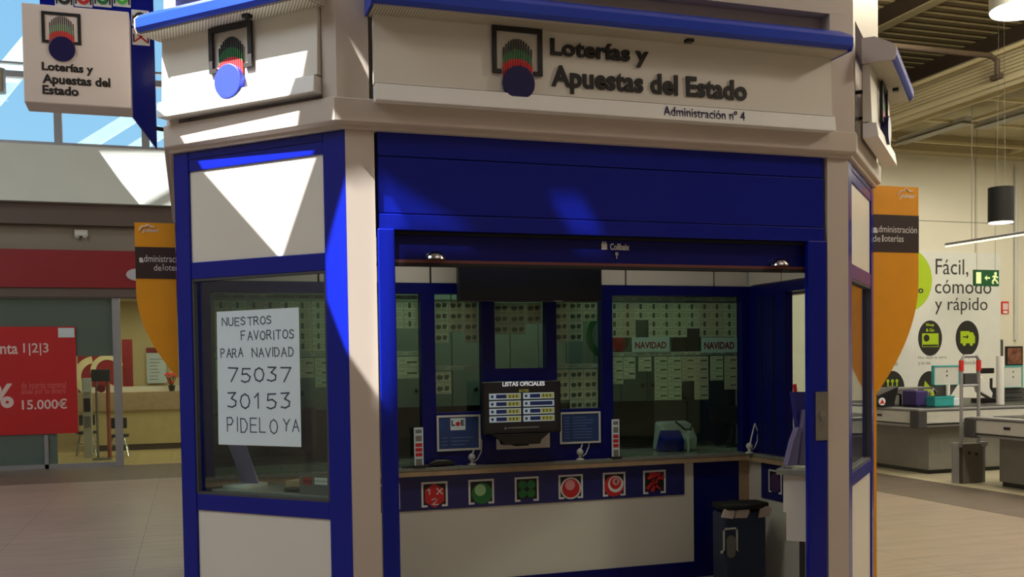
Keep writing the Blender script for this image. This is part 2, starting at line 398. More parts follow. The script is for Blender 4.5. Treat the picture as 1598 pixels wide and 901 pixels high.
roof_with_openings('ceiling', [(-12.2, -13.2), (5.1, -13.2), (5.1, 13.0), (-12.2, 13.0)], [HA, HB, HD, HE, HF, HG, HI], 8.0, 0.02, MALLWALL)
struct('wall_step', slab(5.0, 5.1, -13, 9.0, 7.2, 8.0), MALLWALL)

# corrugated deck over the market side, and its steel beams
b = MB(); pitch = 0.26; y = -13.0; prof = []
while y < 17.0:
    prof += [(y, 7.22), (y + .12, 7.22), (y + .15, 7.29), (y + .23, 7.29)]; y += pitch
n = len(prof)
V = [(5.0, p[0], p[1]) for p in prof] + [(20.2, p[0], p[1]) for p in prof] + [(5.0, p[0], 7.36) for p in prof] + [(20.2, p[0], 7.36) for p in prof]
F = [(i, i + 1, i + 1 + n, i + n) for i in range(n - 1)] + [(i + 2 * n, i + 3 * n, i + 1 + 3 * n, i + 1 + 2 * n) for i in range(n - 1)]
b.add(V, F); struct('ceiling', b, DECK)
def steel_beam(x, lab, z=6.9):
    o = thing('steel_beam', (x, -2.0, z), lab, 'beam')
    MB().box((x - .10, -13, z), (x + .10, 17, z + .02)).build('lower_flange', CLADDING, o)
    MB().box((x - .02, -13, z + .02), (x + .02, 17, z + .32)).build('web', STEELBEAM, o)
    return o
steel_beam(9.95, 'brown steel roof beam with pale lower flange crossing beneath the corrugated deck')
steel_beam(12.75, 'brown steel roof beam partly hidden behind the cream cladding of the market')
steel_beam(7.8, 'brown steel roof beam in the top corner nearest the kiosk roof', 6.92)
struct('trim_3', MB().box((9.1, -8, 5.1), (9.16, 9.0, 5.44)).box((9.04, -8, 5.43), (9.18, 9.0, 5.48)), CLADDING)
b = MB()
for k in range(7): b.box((9.085, -8, 5.12 + k * .045), (9.1, 9.0, 5.123 + k * .045))
struct('trim_4', b, mat('cladding_groove', (176, 165, 130), .7))
struct('trim_5', MB().box((9.0, -8, 5.04), (9.3, 9.0, 5.09)).box((9.03, -8, 4.985), (9.07, 9, 5.04)).box((9.24, -8, 4.985), (9.28, 9, 5.04)), CLADDING)
struct('ceiling', slab(9.3, 20, -8, 9.0, 5.30, 5.36), mat('market_soffit', (190, 180, 150), 0.7))
b = MB()                                              # suspended grid below the market soffit
for k in range(9): b.box((9.1, 8.3 - k * 1.2, 5.06), (20, 8.36 - k * 1.2, 5.10))
for k in range(3): b.box((10.2 + k * 2.4, -8, 5.06), (10.26 + k * 2.4, 9, 5.10))
struct('trim_6', b, CLADDING)
struct('trim_7', slab(9.3, 20, 8.7, 9.0, 5.02, 5.30), mat('market_wall_header', (176, 164, 132), 0.7))
def strip_fitting(c, lab):
    o = thing('strip_light_fitting', c, lab, 'ceiling light', 'unlit strip fittings under the market ceiling')
    x, y, z = c
    MB().box((x - .06, y - .75, z + .04), (x + .06, y + .75, z + .1)).build('housing', LGREY, o)
    MB().box((x - .10, y - .72, z), (x + .10, y + .72, z + .03)).build('louvre', STEEL, o)
strip_fitting((10.05, 7.6, 5.0), 'long strip light fitting nearest the cream cladding, at the far end')
strip_fitting((10.5, 6.4, 5.0), 'long strip light fitting hanging midway along the market ceiling')
strip_fitting((11.6, 6.3, 5.0), 'strip light fitting at the right edge of the photo under the market ceiling')

# wall panel joints + posts on the market wall
MW = yplane(9.0)
b = MB()
for px in (1522,): u = uv(MW, px, 300)[0]; b.fb(MW, u - .006, u + .006, 3.4, 5.02, 0, .004)
v = uv(MW, 1450, 345)[1]; b.fb(MW, 9, 13, v - .005, v + .005, 0, .004)
struct('trim_8', b, GREY)
u = uv(MW, 1583, 300)[0]
tag(MB().tube([(u, 8.96, 1.9), (u, 8.96, 4.9)], .03).build('wall_conduit', LGREY), 'thin vertical pipe on the market wall above the framed photo', 'pipe')

# ------------------------------------------------------------------ bank side (left)
BK = yplane(12.9)
struct('wall_bank', MB().box((-12, 12.9, 2.95), (5, 13.0, 3.99)), SOFFIT)
struct('trim_9', MB().box((-12, 12.55, 4.30), (5, 13.0, 5.10)).box((-12, 12.553, 5.10), (5, 13.0, 5.105)).box((-12, 12.55, 5.105), (5, 13.0, 5.2)), BEAMGREY)
struct('trim_10', MB().box((-12, 12.70, 3.96), (5, 13.0, 4.30)), TAUPE)
struct('trim_11', MB().box((-12, 12.78, 2.80), (5, 12.98, 2.95)), TAUPE)
# clerestory glazing
fr = MB(); Y0, Y1 = 12.82, 12.94
fr.box((-12, Y0, 5.2), (5, Y1, 5.3))
u91 = hitY(91, 200, 12.88).x
xs = [u91 + 1.33 * k for k in range(-6, 6)]
for x in xs: fr.box((x - .06, Y0, 5.3), (x + .06, Y1, 8.0))
z1 = hitY(15, 116, 12.88).z
fr.box((-12, Y0, z1 - .05), (5, Y1, z1 + .05)).box((-12, Y0 + .03, z1 + .17), (5, Y1, z1 + .20))
w1 = struct('window_1', fr, SILVER)
for i, x in enumerate(xs[:-1]):
    MB().box((x + .06, 12.87, 5.3), (x + 1.27, 12.88, z1 - .05)).box((x + .06, 12.87, z1 + .05), (x + 1.27, 12.88, 7.98)).build('pane', glass('clerestory_glass', (0.93, 0.96, 0.98), .6) if i == 0 else bpy.data.materials['clerestory_glass'], w1)
for k, (a, c) in enumerate((((-3.9, 14.2, 6.3), (-2.2, 14.2, 8.6)), ((-2.9, 14.2, 5.2), (-1.2, 14.2, 6.4)), ((-2.2, 14.2, 5.1), (-1.1, 14.2, 5.9)))):  # added pale slabs imitating slanted light streaks in the glass
    a, c = Vector(a), Vector(c); d = (c - a).normalized(); s = d.cross(Vector((0, 1, 0))) * (.20 if k == 0 else .10)
    mbx = MB(); q = Vector((0, .12, 0))
    P = [a + s, a - s, c - s, c + s]; mbx.add(P + [p + q for p in P], [(0, 1, 2, 3), (7, 6, 5, 4), (0, 4, 5, 1), (1, 5, 6, 2), (2, 6, 7, 3), (3, 7, 4, 0)])
    tag(mbx.build('roof_brace', mat('white_brace_%d' % k, (186, 214, 236), 0.5)), ['broad pale roof brace outside the upper left window', 'pale diagonal brace outside the window under the projecting sign', 'short pale brace outside the window nearest the blue board tip'][k], 'brace')

# bank fascia, shop front and interior
o = thing('bank_fascia_sign', (-3, 12.75, 2.96), 'dark red shop fascia with a white flame shape over the bank windows', 'sign')
BF = yplane(12.80)
z0, z1b = hitY(60, 449, 12.8).z, hitY(60, 390, 12.8).z
MB().fb(BF, -11, 0.9, z0, z1b, 0, .06).build('board', BANKRED, o)
u, v = uv(BF, 214, 429, .06)
MB().disc(BF, u, v, .17, .06, .075, rv=.10).build('flame_emblem', mat('emblem_grey', (196, 196, 206), .5), o)
o = thing('emergency_light', hitY(127, 373, 12.9), 'small white twin emergency light on the wall above the red fascia', 'emergency light')
u, v = uv(BK, 127, 366)
MB().fb(BK, u - .10, u + .10, v - .03, v + .07, 0, .06).build('housing', WHITE, o, bevel=.01)
for s in (-1, 1): MB().lathe(BK.p(u + s * .06, v - .03, .06), [(.03, 0), (.04, .03), (.02, .05)], 12, axis=Vector((0, -1, -.6))).build('lamp_head', LGREY, o)

sf = MB(); zt = hitY(60, 466, 12.9).z
for a, c in ((178, 190),):
    sf.box((hitY(a, 600, 12.88).x, 12.84, 0), (hitY(c, 600, 12.88).x, 12.96, zt + .02))
xL, xM0, xM1 = -8.0, hitY(178, 600, 12.9).x, hitY(190, 600, 12.9).x
sf.box((xL, 12.86, zt), (3.0, 12.94, zt + .08)).box((xL, 12.86, 0), (xM0, 12.94, .07))
xm = hitY(73, 700, 12.9).x; sf.box((xm - .03, 12.86, 0), (xm + .03, 12.89, 0.55))
w2 = struct('window_2', sf, SILVER)
MB().box((xL, 12.895, .07), (xM0, 12.905, zt)).build('pane', GLASS, w2)
MB().box((xM1, 12.895, 0.02), (3.0, 12.905, zt)).build('pane', GLASS, w2)
FILM = mat('grey_window_film', (118, 124, 126), 0.5, var=0.04)
zf = hitY(150, 556, 12.92).z
MB().box((xL, 12.915, zf), (xM0, 12.92, zt)).build('privacy_film', FILM, w2)
xf = hitY(90, 700, 12.92).x
MB().box((xL, 12.915, .07), (xf, 12.92, zf)).build('privacy_film', FILM, w2)

o = thing('bank_poster', hitY(60, 678, 12.86), 'large red savings poster in the bank window reading 15.000 euro', 'poster')
BP = yplane(12.88)
uL, uR = uv(BP, 0, 600)[0] - .9, uv(BP, 120, 600)[0]; vb, vt = uv(BP, 60, 678)[1], uv(BP, 60, 510)[1]
MB().fb(BP, uL, uR, vb, vt, 0, .006).build('sheet', BANKPOSTER, o)
text_px('nta', BP, (0, 538), (28, 553), .006, PALETEXT, o, bold=.015); text_px('Cue', BP, (-42, 532), (-3, 553), .006, PALETEXT, o, bold=.015)
text_px('1|2|3', BP, (36, 536), (76, 555), .006, PALETEXT, o, bold=.01)
text_px('de interés nominal', BP, (33, 596), (103, 606), .006, FAINTTEXT, o)
text_px('anual por tu dinero', BP, (33, 606), (103, 617), .006, FAINTTEXT, o)
text_px('15.000€', BP, (34, 624), (105, 638), .006, PALETEXT, o, bold=.015)
text_px('3%', BP, (-45, 600), (22, 637), .006, PALETEXT, o, name='percent_figure', bold=.03)
u0, v0 = uv(BP, 91, 527); u1, v1 = uv(BP, 116, 512)
st = MB().fb(BP, u0, u1, v0, v1, .006, .012).build('white_sticker', PAPER, o); st['label'] = 'small white sticker in the corner'
# interior room
struct('wall_bank_interior', MB().box((-11, 18.0, 0), (4.9, 18.1, 3.2)).box((-11, 12.98, 0), (-10.9, 18, 3.2)), BANKWALL)
struct('ceiling', slab(-11, 4.9, 12.98, 18.1, 3.05, 3.12), mat('bank_ceiling', (214, 204, 176), .8))
for k, (px, py) in enumerate(((200, 477), (209, 483), (215, 488))):
    p = hitZ(px, py, 3.0)
    yy = [13.9, 14.9, 16.0][k]; d = ray(px, py); p = CPOS + d * ((yy - CPOS.y) / d.y)
    tag(MB().box((p.x - .25, yy - .12, 3.02), (p.x + .25, yy + .12, 3.05)).build('ceiling_light_panel', lampmat('bank_lamp_%d' % k, (255, 246, 220), 3.0)), ['bright square light panel in the bank ceiling nearest the doorway', 'bright square light panel second in from the bank doorway', 'bright square light panel deepest inside the bank'][k], 'ceiling light')
area('bank_room_light', (-1.5, 15.2, 2.95), (4, 3), 62, (1.0, 0.88, 0.62))
# bank counter desk
Yd = 16.0
o = thing('bank_counter', (-0.8, Yd, 0), 'long cream bank counter with a wood top band', 'counter')
xa, xb = hitY(124, 640, Yd).x, 1.5
zt_, zm, = hitY(230, 612, Yd).z, hitY(230, 640, Yd).z
MB().box((xa, Yd, 0.12), (xb, Yd + .7, zm)).build('cabinet', mat('bank_desk_cream', (196, 178, 128), .5), o)
MB().box((xa - .02, Yd - .05, zm), (xb, Yd + .75, zt_)).build('wood_band', WOOD, o)
MB().box((xa + .05, Yd + .05, 0), (xb, Yd + .65, .12)).build('plinth', STEELBEAM, o)
MB().box((xa, Yd + .45, zt_), (xb, Yd + .7, zt_ + .10)).build('upstand', CREAM, o)
DP = yplane(17.9)
o = thing('wall_notice', hitY(244, 598, 17.9), 'white notice with a red header on the cream bank wall', 'poster')
u0, v1 = uv(DP, 228, 543); u1, v0 = uv(DP, 260, 598); vm = uv(DP, 244, 551)[1]
MB().fb(DP, u0, u1, v0, vm, 0, .01).build('sheet', PAPER, o); MB().fb(DP, u0, u1, vm, v1, 0, .015).build('header', BANKRED, o)
b = MB()
for k in range(7):
    vv = v0 + (vm - v0) * (.12 + .11 * k); b.fb(DP, u0 + .06, u0 + .06 + random.uniform(.15, (u1 - u0) - .1), vv, vv + .012, .01, .014)
b.build('print_lines', GREY, o)
RP = yplane(17.2)
tag(MB().fb(RP, *[uv(RP, 191, 570)[0], uv(RP, 207, 570)[0]], uv(RP, 200, 608)[1], uv(RP, 200, 530)[1], -.1, .02).build('red_wall_panel', BANKRED), 'tall red panel beside the doorway frame inside the bank', 'panel')
o = thing('bank_logo_panel', hitY(155, 605, 17.0), 'red panel with a white flame emblem inside the bank window', 'panel')
LP = yplane(17.0)
u0, v1 = uv(LP, 121, 556); u1, v0 = uv(LP, 182, 612)
MB().fb(LP, u0, u1, v0, v1, -.1, .02).build('board', BANKRED, o)
u, v = uv(LP, 150, 588); b = MB()
b.ringd(LP, u, v, .28, .42, .02, .035, 24, radians(100), radians(330)); b.ringd(LP, u + .22, v + .12, .22, .32, .02, .035, 18, radians(20), radians(200))
b.build('flame_emblem', mat('emblem_cream', (226, 214, 170), .5), o)
# queue terminal
YT = 14.2
o = thing('queue_terminal', hitY(157, 705, YT), 'floor-standing terminal with a dark screen behind the bank glass', 'terminal')
TP = yplane(YT)
u0, v1 = uv(TP, 142, 577); u1, v0 = uv(TP, 172, 595)
MB().fb(TP, u0, u1, v0, v1, -.06, .02).fb(TP, u0 + .02, u1 - .02, v0 + .02, v1 - .02, .02, .03).build('screen', mat('terminal_screen', (52, 62, 70), .3), o, bevel=.01)
for px in (150,): MB().tube([TP.p(uv(TP, px, 600)[0], 0.02, -.03), TP.p(uv(TP, px, 600)[0], v0, -.03)], .02).build('pole', STEEL, o)
MB().tube([TP.p(uv(TP, 168, 600)[0], 0.02, -.03), TP.p(uv(TP, 168, 600)[0], v0, -.03)], .035).build('red_pole', mat('terracotta_pole', (176, 92, 66), .5), o)
u, v = uv(TP, 158, 607); MB().disc(TP, u, v, .07, -.02, .01).build('red_disc', BANKRED, o)
MB().fb(TP, uv(TP, 145, 700)[0], uv(TP, 174, 700)[0], 0, .03, -.16, .12).build('base', STEEL, o)
o = thing('brochure_rack', hitY(134, 660, 14.6), 'narrow white brochure rack beside the terminal in the bank', 'rack')
RK = yplane(14.6); u0, u1 = uv(RK, 128, 600)[0], uv(RK, 142, 600)[0]
MB().fb(RK, u0, u1, 0, 1.45, -.12, 0).build('frame', LGREY, o)
for k, (ya, yb, m_) in enumerate(((592, 612, PAPER), (622, 643, BROWN), (650, 668, GREY))):
    MB().fb(RK, u0 + .02, u1 - .02, uv(RK, 134, yb)[1], uv(RK, 134, ya)[1], 0, .02).build('leaflets', m_, o)
def bar_stool(px, py, lab, Y):
    p = hitY(px, py, Y); x, z = p.x, p.z
    o = thing('bar_stool', (x, Y, 0), lab, 'stool', 'stools inside the bank')
    MB().lathe((x, Y, z - .03), [(.17, 0), (.19, .02), (.18, .05), (.05, .06)], 20).build('seat', DARK, o, smooth=True)
    MB().fb(yplane(Y), x - .14, x + .14, z + .12, z + .32, -.18, -.15).build('backrest', DARK, o, bevel=.02)
    for sx, sy in ((-1, -1), (1, -1), (-1, 1), (1, 1)):
        MB().tube([(x + sx * .10, Y + sy * .10, z - .03), (x + sx * .17, Y + sy * .17, .01)], .012).build('leg', CHROME, o)
    MB().tube([(x - .15, Y - .15, .22), (x + .15, Y - .15, .22), (x + .15, Y + .15, .22), (x - .15, Y + .15, .22), (x - .15, Y - .15, .22)], .01).build('footrest', CHROME, o)
bar_stool(135, 675, 'dark bar stool left of the terminal behind the bank glass', 15.2)
bar_stool(185, 680, 'dark bar stool behind the aluminium door frame of the bank', 14.75)
o = thing('potted_flowers', hitY(268, 600, Yd + .3), 'small pot of red flowers on the bank counter beside the orange board', 'plant')
p = hitY(268, 602, Yd + .2)
MB().lathe((p.x, Yd + .2, zt_), [(.05, 0), (.07, .12), (.06, .12)], 14).build('pot', DARK, o)
b = MB(); lf = MB()
for k in range(16):
    a = random.uniform(0, 2 * pi); rr = random.uniform(.02, .13); h = zt_ + random.uniform(.14, .36)
    c = (p.x + cos(a) * rr, Yd + .2 + sin(a) * rr, h)
    b.lathe(c, [(0.005, -.02), (.035, 0), (.025, .025), (.005, .03)], 7); lf.tube([(p.x, Yd + .2, zt_ + .1), (c[0], c[1], h - .02)], .008, 5)
b.build('blossoms', RED, o); lf.build('stems', GREEN, o)
o = thing('pendant_lamp', hitY(0, 145, 11.9), 'grey cylinder lamp hanging in front of the upper left windows', 'lamp')
pc = hitY(-2, 145, 11.9); MB().lathe(pc, [(.10, 0), (.10, .36), (.02, .38)], 20).build('shade', STEEL, o, smooth=True)
MB().tube([pc + Vector((0, 0, .38)), Vector((pc.x, pc.y, 7.99))], .008, 6).build('cable', DARK, o)
# ================================================================== the lottery kiosk
T8 = math.tan(pi / 8)
def ring8(e): return [(-e * T8 - max(0, min(1, e / .04)) * .035, -e), (2.86 + e * T8, -e), (3.65 + e, .79 - e * T8), (3.65 + e, 3.6), (-.79 - e, 3.6), (-.79 - e, .79 - e * T8)]
kiosk = thing('lottery_kiosk', (1.43, 1.8, 0), 'blue and cream eight-sided lottery kiosk standing in the mall', 'kiosk')
# posts
MB().plan([(0, 0), (.141, 0), (.141, .12), (.06, .12)], 0, 2.79).build('corner_post', BEIGE, kiosk)
MB().plan([(2.72, 0), (2.86, 0), (2.80, .12), (2.72, .12)], 0, 2.79).build('corner_post', BEIGE, kiosk)
MB().plan([(-.79, .79), (-.67, .79), (-.67, .91), (-.79, .91)], 0, 2.79).build('corner_post', BLUE, kiosk)
MB().plan([(3.65, .79), (3.65, .93), (3.55, .93), (3.55, .80)], 0, 2.79).build('corner_post', BLUE, kiosk)
# chamfer sides: frame > pane, panels
def chamfer(fr, a, b, ia, ib, lab):
    """frame from u=a..b (outer), opening ia..ib"""
    m = MB(); d0, d1 = -.07, 0.0
    m.fb(fr, a, ia, 0, 2.775, d0, d1).fb(fr, ib, b, 0, 2.775, d0, d1)
    for v0, v1 in ((0, .10), (.88, .965), (2.108, 2.195), (2.673, 2.775)): m.fb(fr, ia, ib, v0, v1, d0, d1 - .003)
    f = m.build('window_frame', BLUE, kiosk, bevel=.004)
    m = MB()                                            # thin glazing bead
    for v0, v1 in ((.965, .978), (2.095, 2.108)): m.fb(fr, ia, ib, v0, v1, -.03, -.006)
    for u0, u1 in ((ia, ia + .012), (ib - .012, ib)): m.fb(fr, u0, u1, .965, 2.108, -.03, -.006)
    m.build('glazing_bead', RUBBER, f)
    MB().fb(fr, ia, ib, .97, 2.10, -.036, -.030).build('pane', GLASS, f)
    MB().fb(fr, ia - .005, ib + .005, 2.19, 2.678, -.04, -.012).build('upper_panel', CREAM, kiosk)
    MB().fb(fr, ia - .005, ib + .005, .095, .885, -.04, -.012).build('lower_panel', CREAM, kiosk)
    MB().fb(fr, ia - .003, ib + .003, 2.735, 2.742, -.01, .001).build('frame_groove', NAVY, f)
chamfer(LEFT, -1.117, -.001, -1.016, -.135, '')
chamfer(RIGHT, .001, 1.117, .135, 1.016, '')
# right side bay: low wall, glass above
sd_ = MB().box((3.58, .93, 0), (3.65, 3.6, .95)).box((3.58, 1.9, .95), (3.65, 3.6, 2.775)).box((3.58, .93, 2.12), (3.65, 1.9, 2.775)).build('side_wall', CREAM, kiosk)
MB().box((3.61, .93, .95), (3.62, 1.9, 2.12)).build('pane', GLASS, sd_)
MB().box((-.79, .91, 0), (-.73, 3.6, 2.775)).build('side_wall', NAVY, kiosk)
MB().box((-.79, 3.54, 0), (3.65, 3.6, 2.775)).build('rear_wall', CREAM, kiosk)
MB().plan([(x, y) for x, y in ring8(-.05)], 2.79, 2.84).build('kiosk_ceiling', CREAM, kiosk)
# cornice
def loft(prof):
    m = MB(); rings = [[(x, y, z) for x, y in ring8(e)] for e, z in prof]; V = [p for r in rings for p in r]; F = []
    for i in range(len(prof) - 1):
        for k in range(6): F.append((i * 6 + k, i * 6 + (k + 1) % 6, (i + 1) * 6 + (k + 1) % 6, (i + 1) * 6 + k))
    for k in range(6): F.append(((len(prof) - 1) * 6 + k, (len(prof) - 1) * 6 + (k + 1) % 6, (k + 1) % 6, k))
    return m.add(V, F)
loft([(-.06, 2.776), (.012, 2.776), (.020, 2.780), (.022, 2.794), (.028, 2.797), (.042, 2.802), (.047, 2.808), (.047, 2.912), (.042, 2.918), (-.06, 2.92)]).build('cornice', BEIGE, kiosk)
# upper storey with sunken bays
loft([(-.06, 2.90), (-.06, 4.4), (-.2, 4.4), (-.2, 2.90)]).build('upper_core', BEIGE, kiosk)
loft([(-.055, 3.57), (.03, 3.57), (.03, 4.4), (-.055, 4.4)]).build('upper_wall', BEIGE, kiosk)
def upper_post(x, y, fa, fb_):
    pts = [(x, y), fa, fb_]
    return
def corner_post_up(c, d1, d2, l=.13, th=.10):
    c, d1, d2 = Vector(c), Vector(d1), Vector(d2)
    inn = -(Vector((0, 0)) + (Vector((-d1.y, d1.x)))) if False else None
    return c
E1 = ring8(.03)
def up_post(i, la, lb, name='upper_post'):
    c = Vector(E1[i]); a = Vector(E1[(i + 1) % 6]); b = Vector(E1[(i - 1) % 6]); In = Vector(ring8(-.06)[i])
    da, db = (a - c).normalized(), (b - c).normalized()
    na, nb = Vector((-da.y, da.x)), Vector((db.y, -db.x))
    pts = [c, c + da * la, c + da * la + na * .10, In + (In - c) * .2, c + db * lb + nb * .10, c + db * lb]
    MB().plan([(p.x, p.y) for p in pts], 2.90, 3.575).build(name, BEIGE, kiosk)
up_post(0, .155, .085); up_post(1, .085, .155); up_post(2, .1, .085); up_post(5, .085, .1)

# roller shutter: a thing fixed over the opening
sh = thing('roller_shutter', (1.43, .1, 2.14), 'raised blue roller shutter with its housing over the kiosk opening', 'roller shutter')
MB().fb(FRONT, .158, 2.704, 2.662, 2.786, -.30, -.012).build('upper_housing', BLUE, sh, bevel=.004)
MB().fb(FRONT, .158, 2.704, 2.384, 2.658, -.30, -.010).build('front_cover', BLUE, sh, bevel=.004)
MB().fb(FRONT, .158, 2.704, 2.302, 2.380, -.30, -.004).build('lower_housing', BLUE, sh, bevel=.004)
for a, b_ in ((.141, .158), (2.704, 2.72)): MB().fb(FRONT, a, b_, 2.30, 2.79, -.08, -.04).build('side_gap_seal', BLACK, sh)  # black strips put in for the dark gap beside the housing
for a, b_ in ((.150, .234), (2.590, 2.712)): MB().fb(FRONT, a, b_, 0, 2.306, -.035, .004).build('guide_rail', BLUE, sh, bevel=.006)
MB().fb(FRONT, .16, 2.70, 2.162, 2.31, -.075, -.06).build('curtain', NAVY, sh)  # same blue as the housing, its shade put into the darker navy
MB().fb(FRONT, .16, 2.70, 2.285, 2.300, -.08, -.036).build('curtain_slot', BLACK, sh)
MB().fb(FRONT, .16, 2.70, 2.147, 2.162, -.09, -.05).build('bottom_bar', mat('copper_strip', (120, 70, 66), .4, metal=.3), sh)
MB().fb(FRONT, .16, 2.70, 2.132, 2.147, -.10, -.045).build('bottom_seal', BLACK, sh)
SP = FRONT
text_px('Collbaix', FRONT, (952, 380), (982, 391), -.06, WHITE, sh, name='maker_lettering', bold=.02, depth=.001)
u, v = uv(FRONT, 943, 385, -.06); b = MB().fb(FRONT, u - .016, u + .016, v - .016, v + .016, -.06, -.059); b.fb(FRONT, u - .012, u - .004, v + .018, v + .026, -.06, -.059).fb(FRONT, u + .002, u + .010, v + .018, v + .026, -.06, -.059)
b.build('maker_emblem', WHITE, sh)
u, v = uv(FRONT, 962, 399, -.06)
MB().disc(FRONT, u, v + .008, .010, -.06, -.055).fb(FRONT, u - .004, u + .004, v - .018, v + .004, -.06, -.056).build('lock', CHROME, sh)
for px, py in ((678, 405), (1215, 415)):
    u, v = uv(FRONT, px, py, -.05)
    MB().lathe(FRONT.p(u, 2.163, -.045), [(.058, 0), (.056, .012), (.046, .028), (.028, .040), (.001, .045)], 24).build('dome_stop', CHROME, sh, smooth=True)
u0, v1 = uv(FRONT, 1272, 612, .004); u1, v0 = uv(FRONT, 1291, 687, .004)
lk = MB().fb(FRONT, u0, u1, v0, v1, .004, .010).build('lock_plate', STEEL, sh); lk['label'] = 'grey metal lock plate'
u, v = (u0 + u1) / 2, (v0 + v1) / 2
MB().disc(FRONT, u, v + .01, .018, .010, .018).fb(FRONT, u - .006, u + .006, v - .03, v, .010, .016).build('keyhole_cover', CHROME, lk)

# ------------------------------------------------------------------ emblem used on the signs
def emblem(fr, u0, u1, v0, v1, w, parent, ball=None, raise_=.012, n=12):
    """square bracket open at the bottom, fan of stripes, red dome and a navy ball"""
    W = u1 - u0; t = W * .085; H = v1 - v0
    m = MB().fb(fr, u0, u1, v1 - t, v1, w, w + raise_).fb(fr, u0, u0 + t, v0, v1 - t, w, w + raise_).fb(fr, u1 - t, u1, v0, v1 - t, w, w + raise_)
    m.fb(fr, u0 + t, u0 + t * 2.1, v0, v0 + t * .9, w, w + raise_).fb(fr, u1 - t * 2.1, u1 - t, v0, v0 + t * .9, w, w + raise_)
    m.build('emblem_bracket', INK, parent)
    uc, vc, R = ball
    zones = [(1.0, RED, 1.42), (1.42, GREEN, 1.95), (1.95, None, 2.75)]
    gd, gg, gr = MB(), MB(), MB()
    for k in range(n):
        x = -R * .97 + (k + .5) * 2 * R * .97 / n; hw = R * .97 / n * .48
        top = 2.0 * R * sqrt(max(0, 1 - (x / R) ** 2 * .62)) + .72 * R
        bot = 0.0
        rt = .72 * R * sqrt(max(.0, 1 - (x / R / 1.04) ** 2)) + .78 * R
        gt = rt + (top - rt) * .48
        gr.fb(fr, uc + x - hw * 1.6, uc + x + hw * 1.6, vc, vc + rt, w, w + raise_ * .5)
        gg.fb(fr, uc + x - hw, uc + x + hw, vc + rt, vc + gt, w, w + raise_ * .5)
        gd.fb(fr, uc + x - hw, uc + x + hw, vc + gt, vc + top, w, w + raise_ * .5)
    gr.build('red_stripes', REDK, parent); gg.build('green_stripes', GREEN, parent); gd.build('dark_stripes', CHARCOAL, parent)
    MB().disc(fr, uc, vc, R * 1.03, w, w + raise_ * 2.2, 36).build('emblem_ball', BALLMAT[0], parent, bevel=.003)
BALLMAT = [INKBLUE]

def lightbox(fr, u0, u1, w0, wc, loc, name, label, dz=0.0):
    """fascia sign: panel, bottom ledge, canopy with rounded nose and perforated underside"""
    o = thing(name, loc, label, 'sign')
    MB().prof(fr, [(w0 - .05, dz + 2.99), (w0, dz + 2.99), (w0 - .012, dz + 3.32), (w0 - .05, dz + 3.32)], u0, u1).build('sign_panel', CREAM, o)
    MB().prof(fr, [(w0 - .05, dz + 2.90), (w0 + .035, dz + 2.90), (w0 + .035, dz + 2.906), (w0 + .024, dz + 2.980), (w0 - .05, dz + 2.982)], u0, u1).build('bottom_ledge', WHITE, o)
    zb, zt = dz + 3.318, dz + 3.405
    MB().prof(fr, [(w0 - .05, zb + .012), (wc - .03, zb + .004), (wc - .012, zb + .006), (wc, zb + .02), (wc, zt - .022), (wc - .022, zt), (w0 + .02, zt + .05), (w0 - .05, zt + .05)], u0 - .025, u1 + .025).build('canopy', CANOPYBLUE, o, smooth=True)
    for ua, ub in ((u0 - .035, u0 - .0255), (u1 + .0255, u1 + .035)):
        MB().prof(fr, [(w0 - .05, zb - .006), (wc - .012, zb - .006), (wc, zb + .02), (wc, zt - .022), (wc - .022, zt), (w0 + .02, zt + .05), (w0 - .05, zt + .05)], ua, ub).build('end_cap', BEIGE if fr is not FRONT else CANOPYBLUE, o)
    s = MB().prof(fr, [(w0 - .05, zb - .006), (wc - .03, zb - .006), (wc - .03, zb + .004), (w0 - .05, zb + .012)], u0 - .02, u1 + .02).build('canopy_underside', PERF, o); s['label'] = 'perforated cream underside'
    MB().fb(fr, (u0 + u1) / 2 - .02 + .35 * (u1 - u0) * .4, (u0 + u1) / 2 + .02 + .35 * (u1 - u0) * .4, zb - .022, zb - .006, w0 + (wc - w0) * .35, w0 + (wc - w0) * .6).build('spring_clip', DARK, o)
    for u in (u0 + .15, u1 - .15): MB().tube([fr.p(u, 3.2, w0 - .05), fr.p(u, 3.2, -.06)], .012).build('wall_bracket', DARK, o)
    return o
def perf_mat():
    m = mat('perforated_metal', (206, 200, 180), .5, var=.02); n = m.node_tree.nodes; L = m.node_tree.links; p = n['Principled BSDF']
    t = n.new('ShaderNodeTexCoord'); v = n.new('ShaderNodeTexVoronoi'); v.inputs['Scale'].default_value = 70; v.inputs['Randomness'].default_value = 0
    L.new(t.outputs['Object'], v.inputs['Vector'])
    r = n.new('ShaderNodeValToRGB'); r.color_ramp.elements[0].position = .28; r.color_ramp.elements[0].color = (.08, .075, .06, 1)
    r.color_ramp.elements[1].position = .34; r.color_ramp.elements[1].color = (*lin((206, 200, 180)), 1)
    L.new(v.outputs['Distance'], r.inputs[0]); L.new(r.outputs[0], p.inputs['Base Color']); return m
PERF = perf_mat()
WF = .075
fs = lightbox(FRONT, .136, 2.70, WF, .215, (1.43, -.1, 2.9), 'fascia_sign', 'wide front fascia sign with blue canopy reading Loterías y Apuestas del Estado')
c_ = uv(FRONT, 808, 131, WF)
a_ = uv(FRONT, 767, 40, WF); b_ = uv(FRONT, 846, 120, WF)
emblem(FRONT, a_[0], b_[0], b_[1], a_[1], WF, fs, (c_[0], c_[1], .081))
text_px('Loterías y', FRONT, (858, 60), (1011, 107), WF - .008, INK, fs, bold=.03, depth=.012)
def sheared_px(body, tl, tr, br, w, m, parent, **k): pass
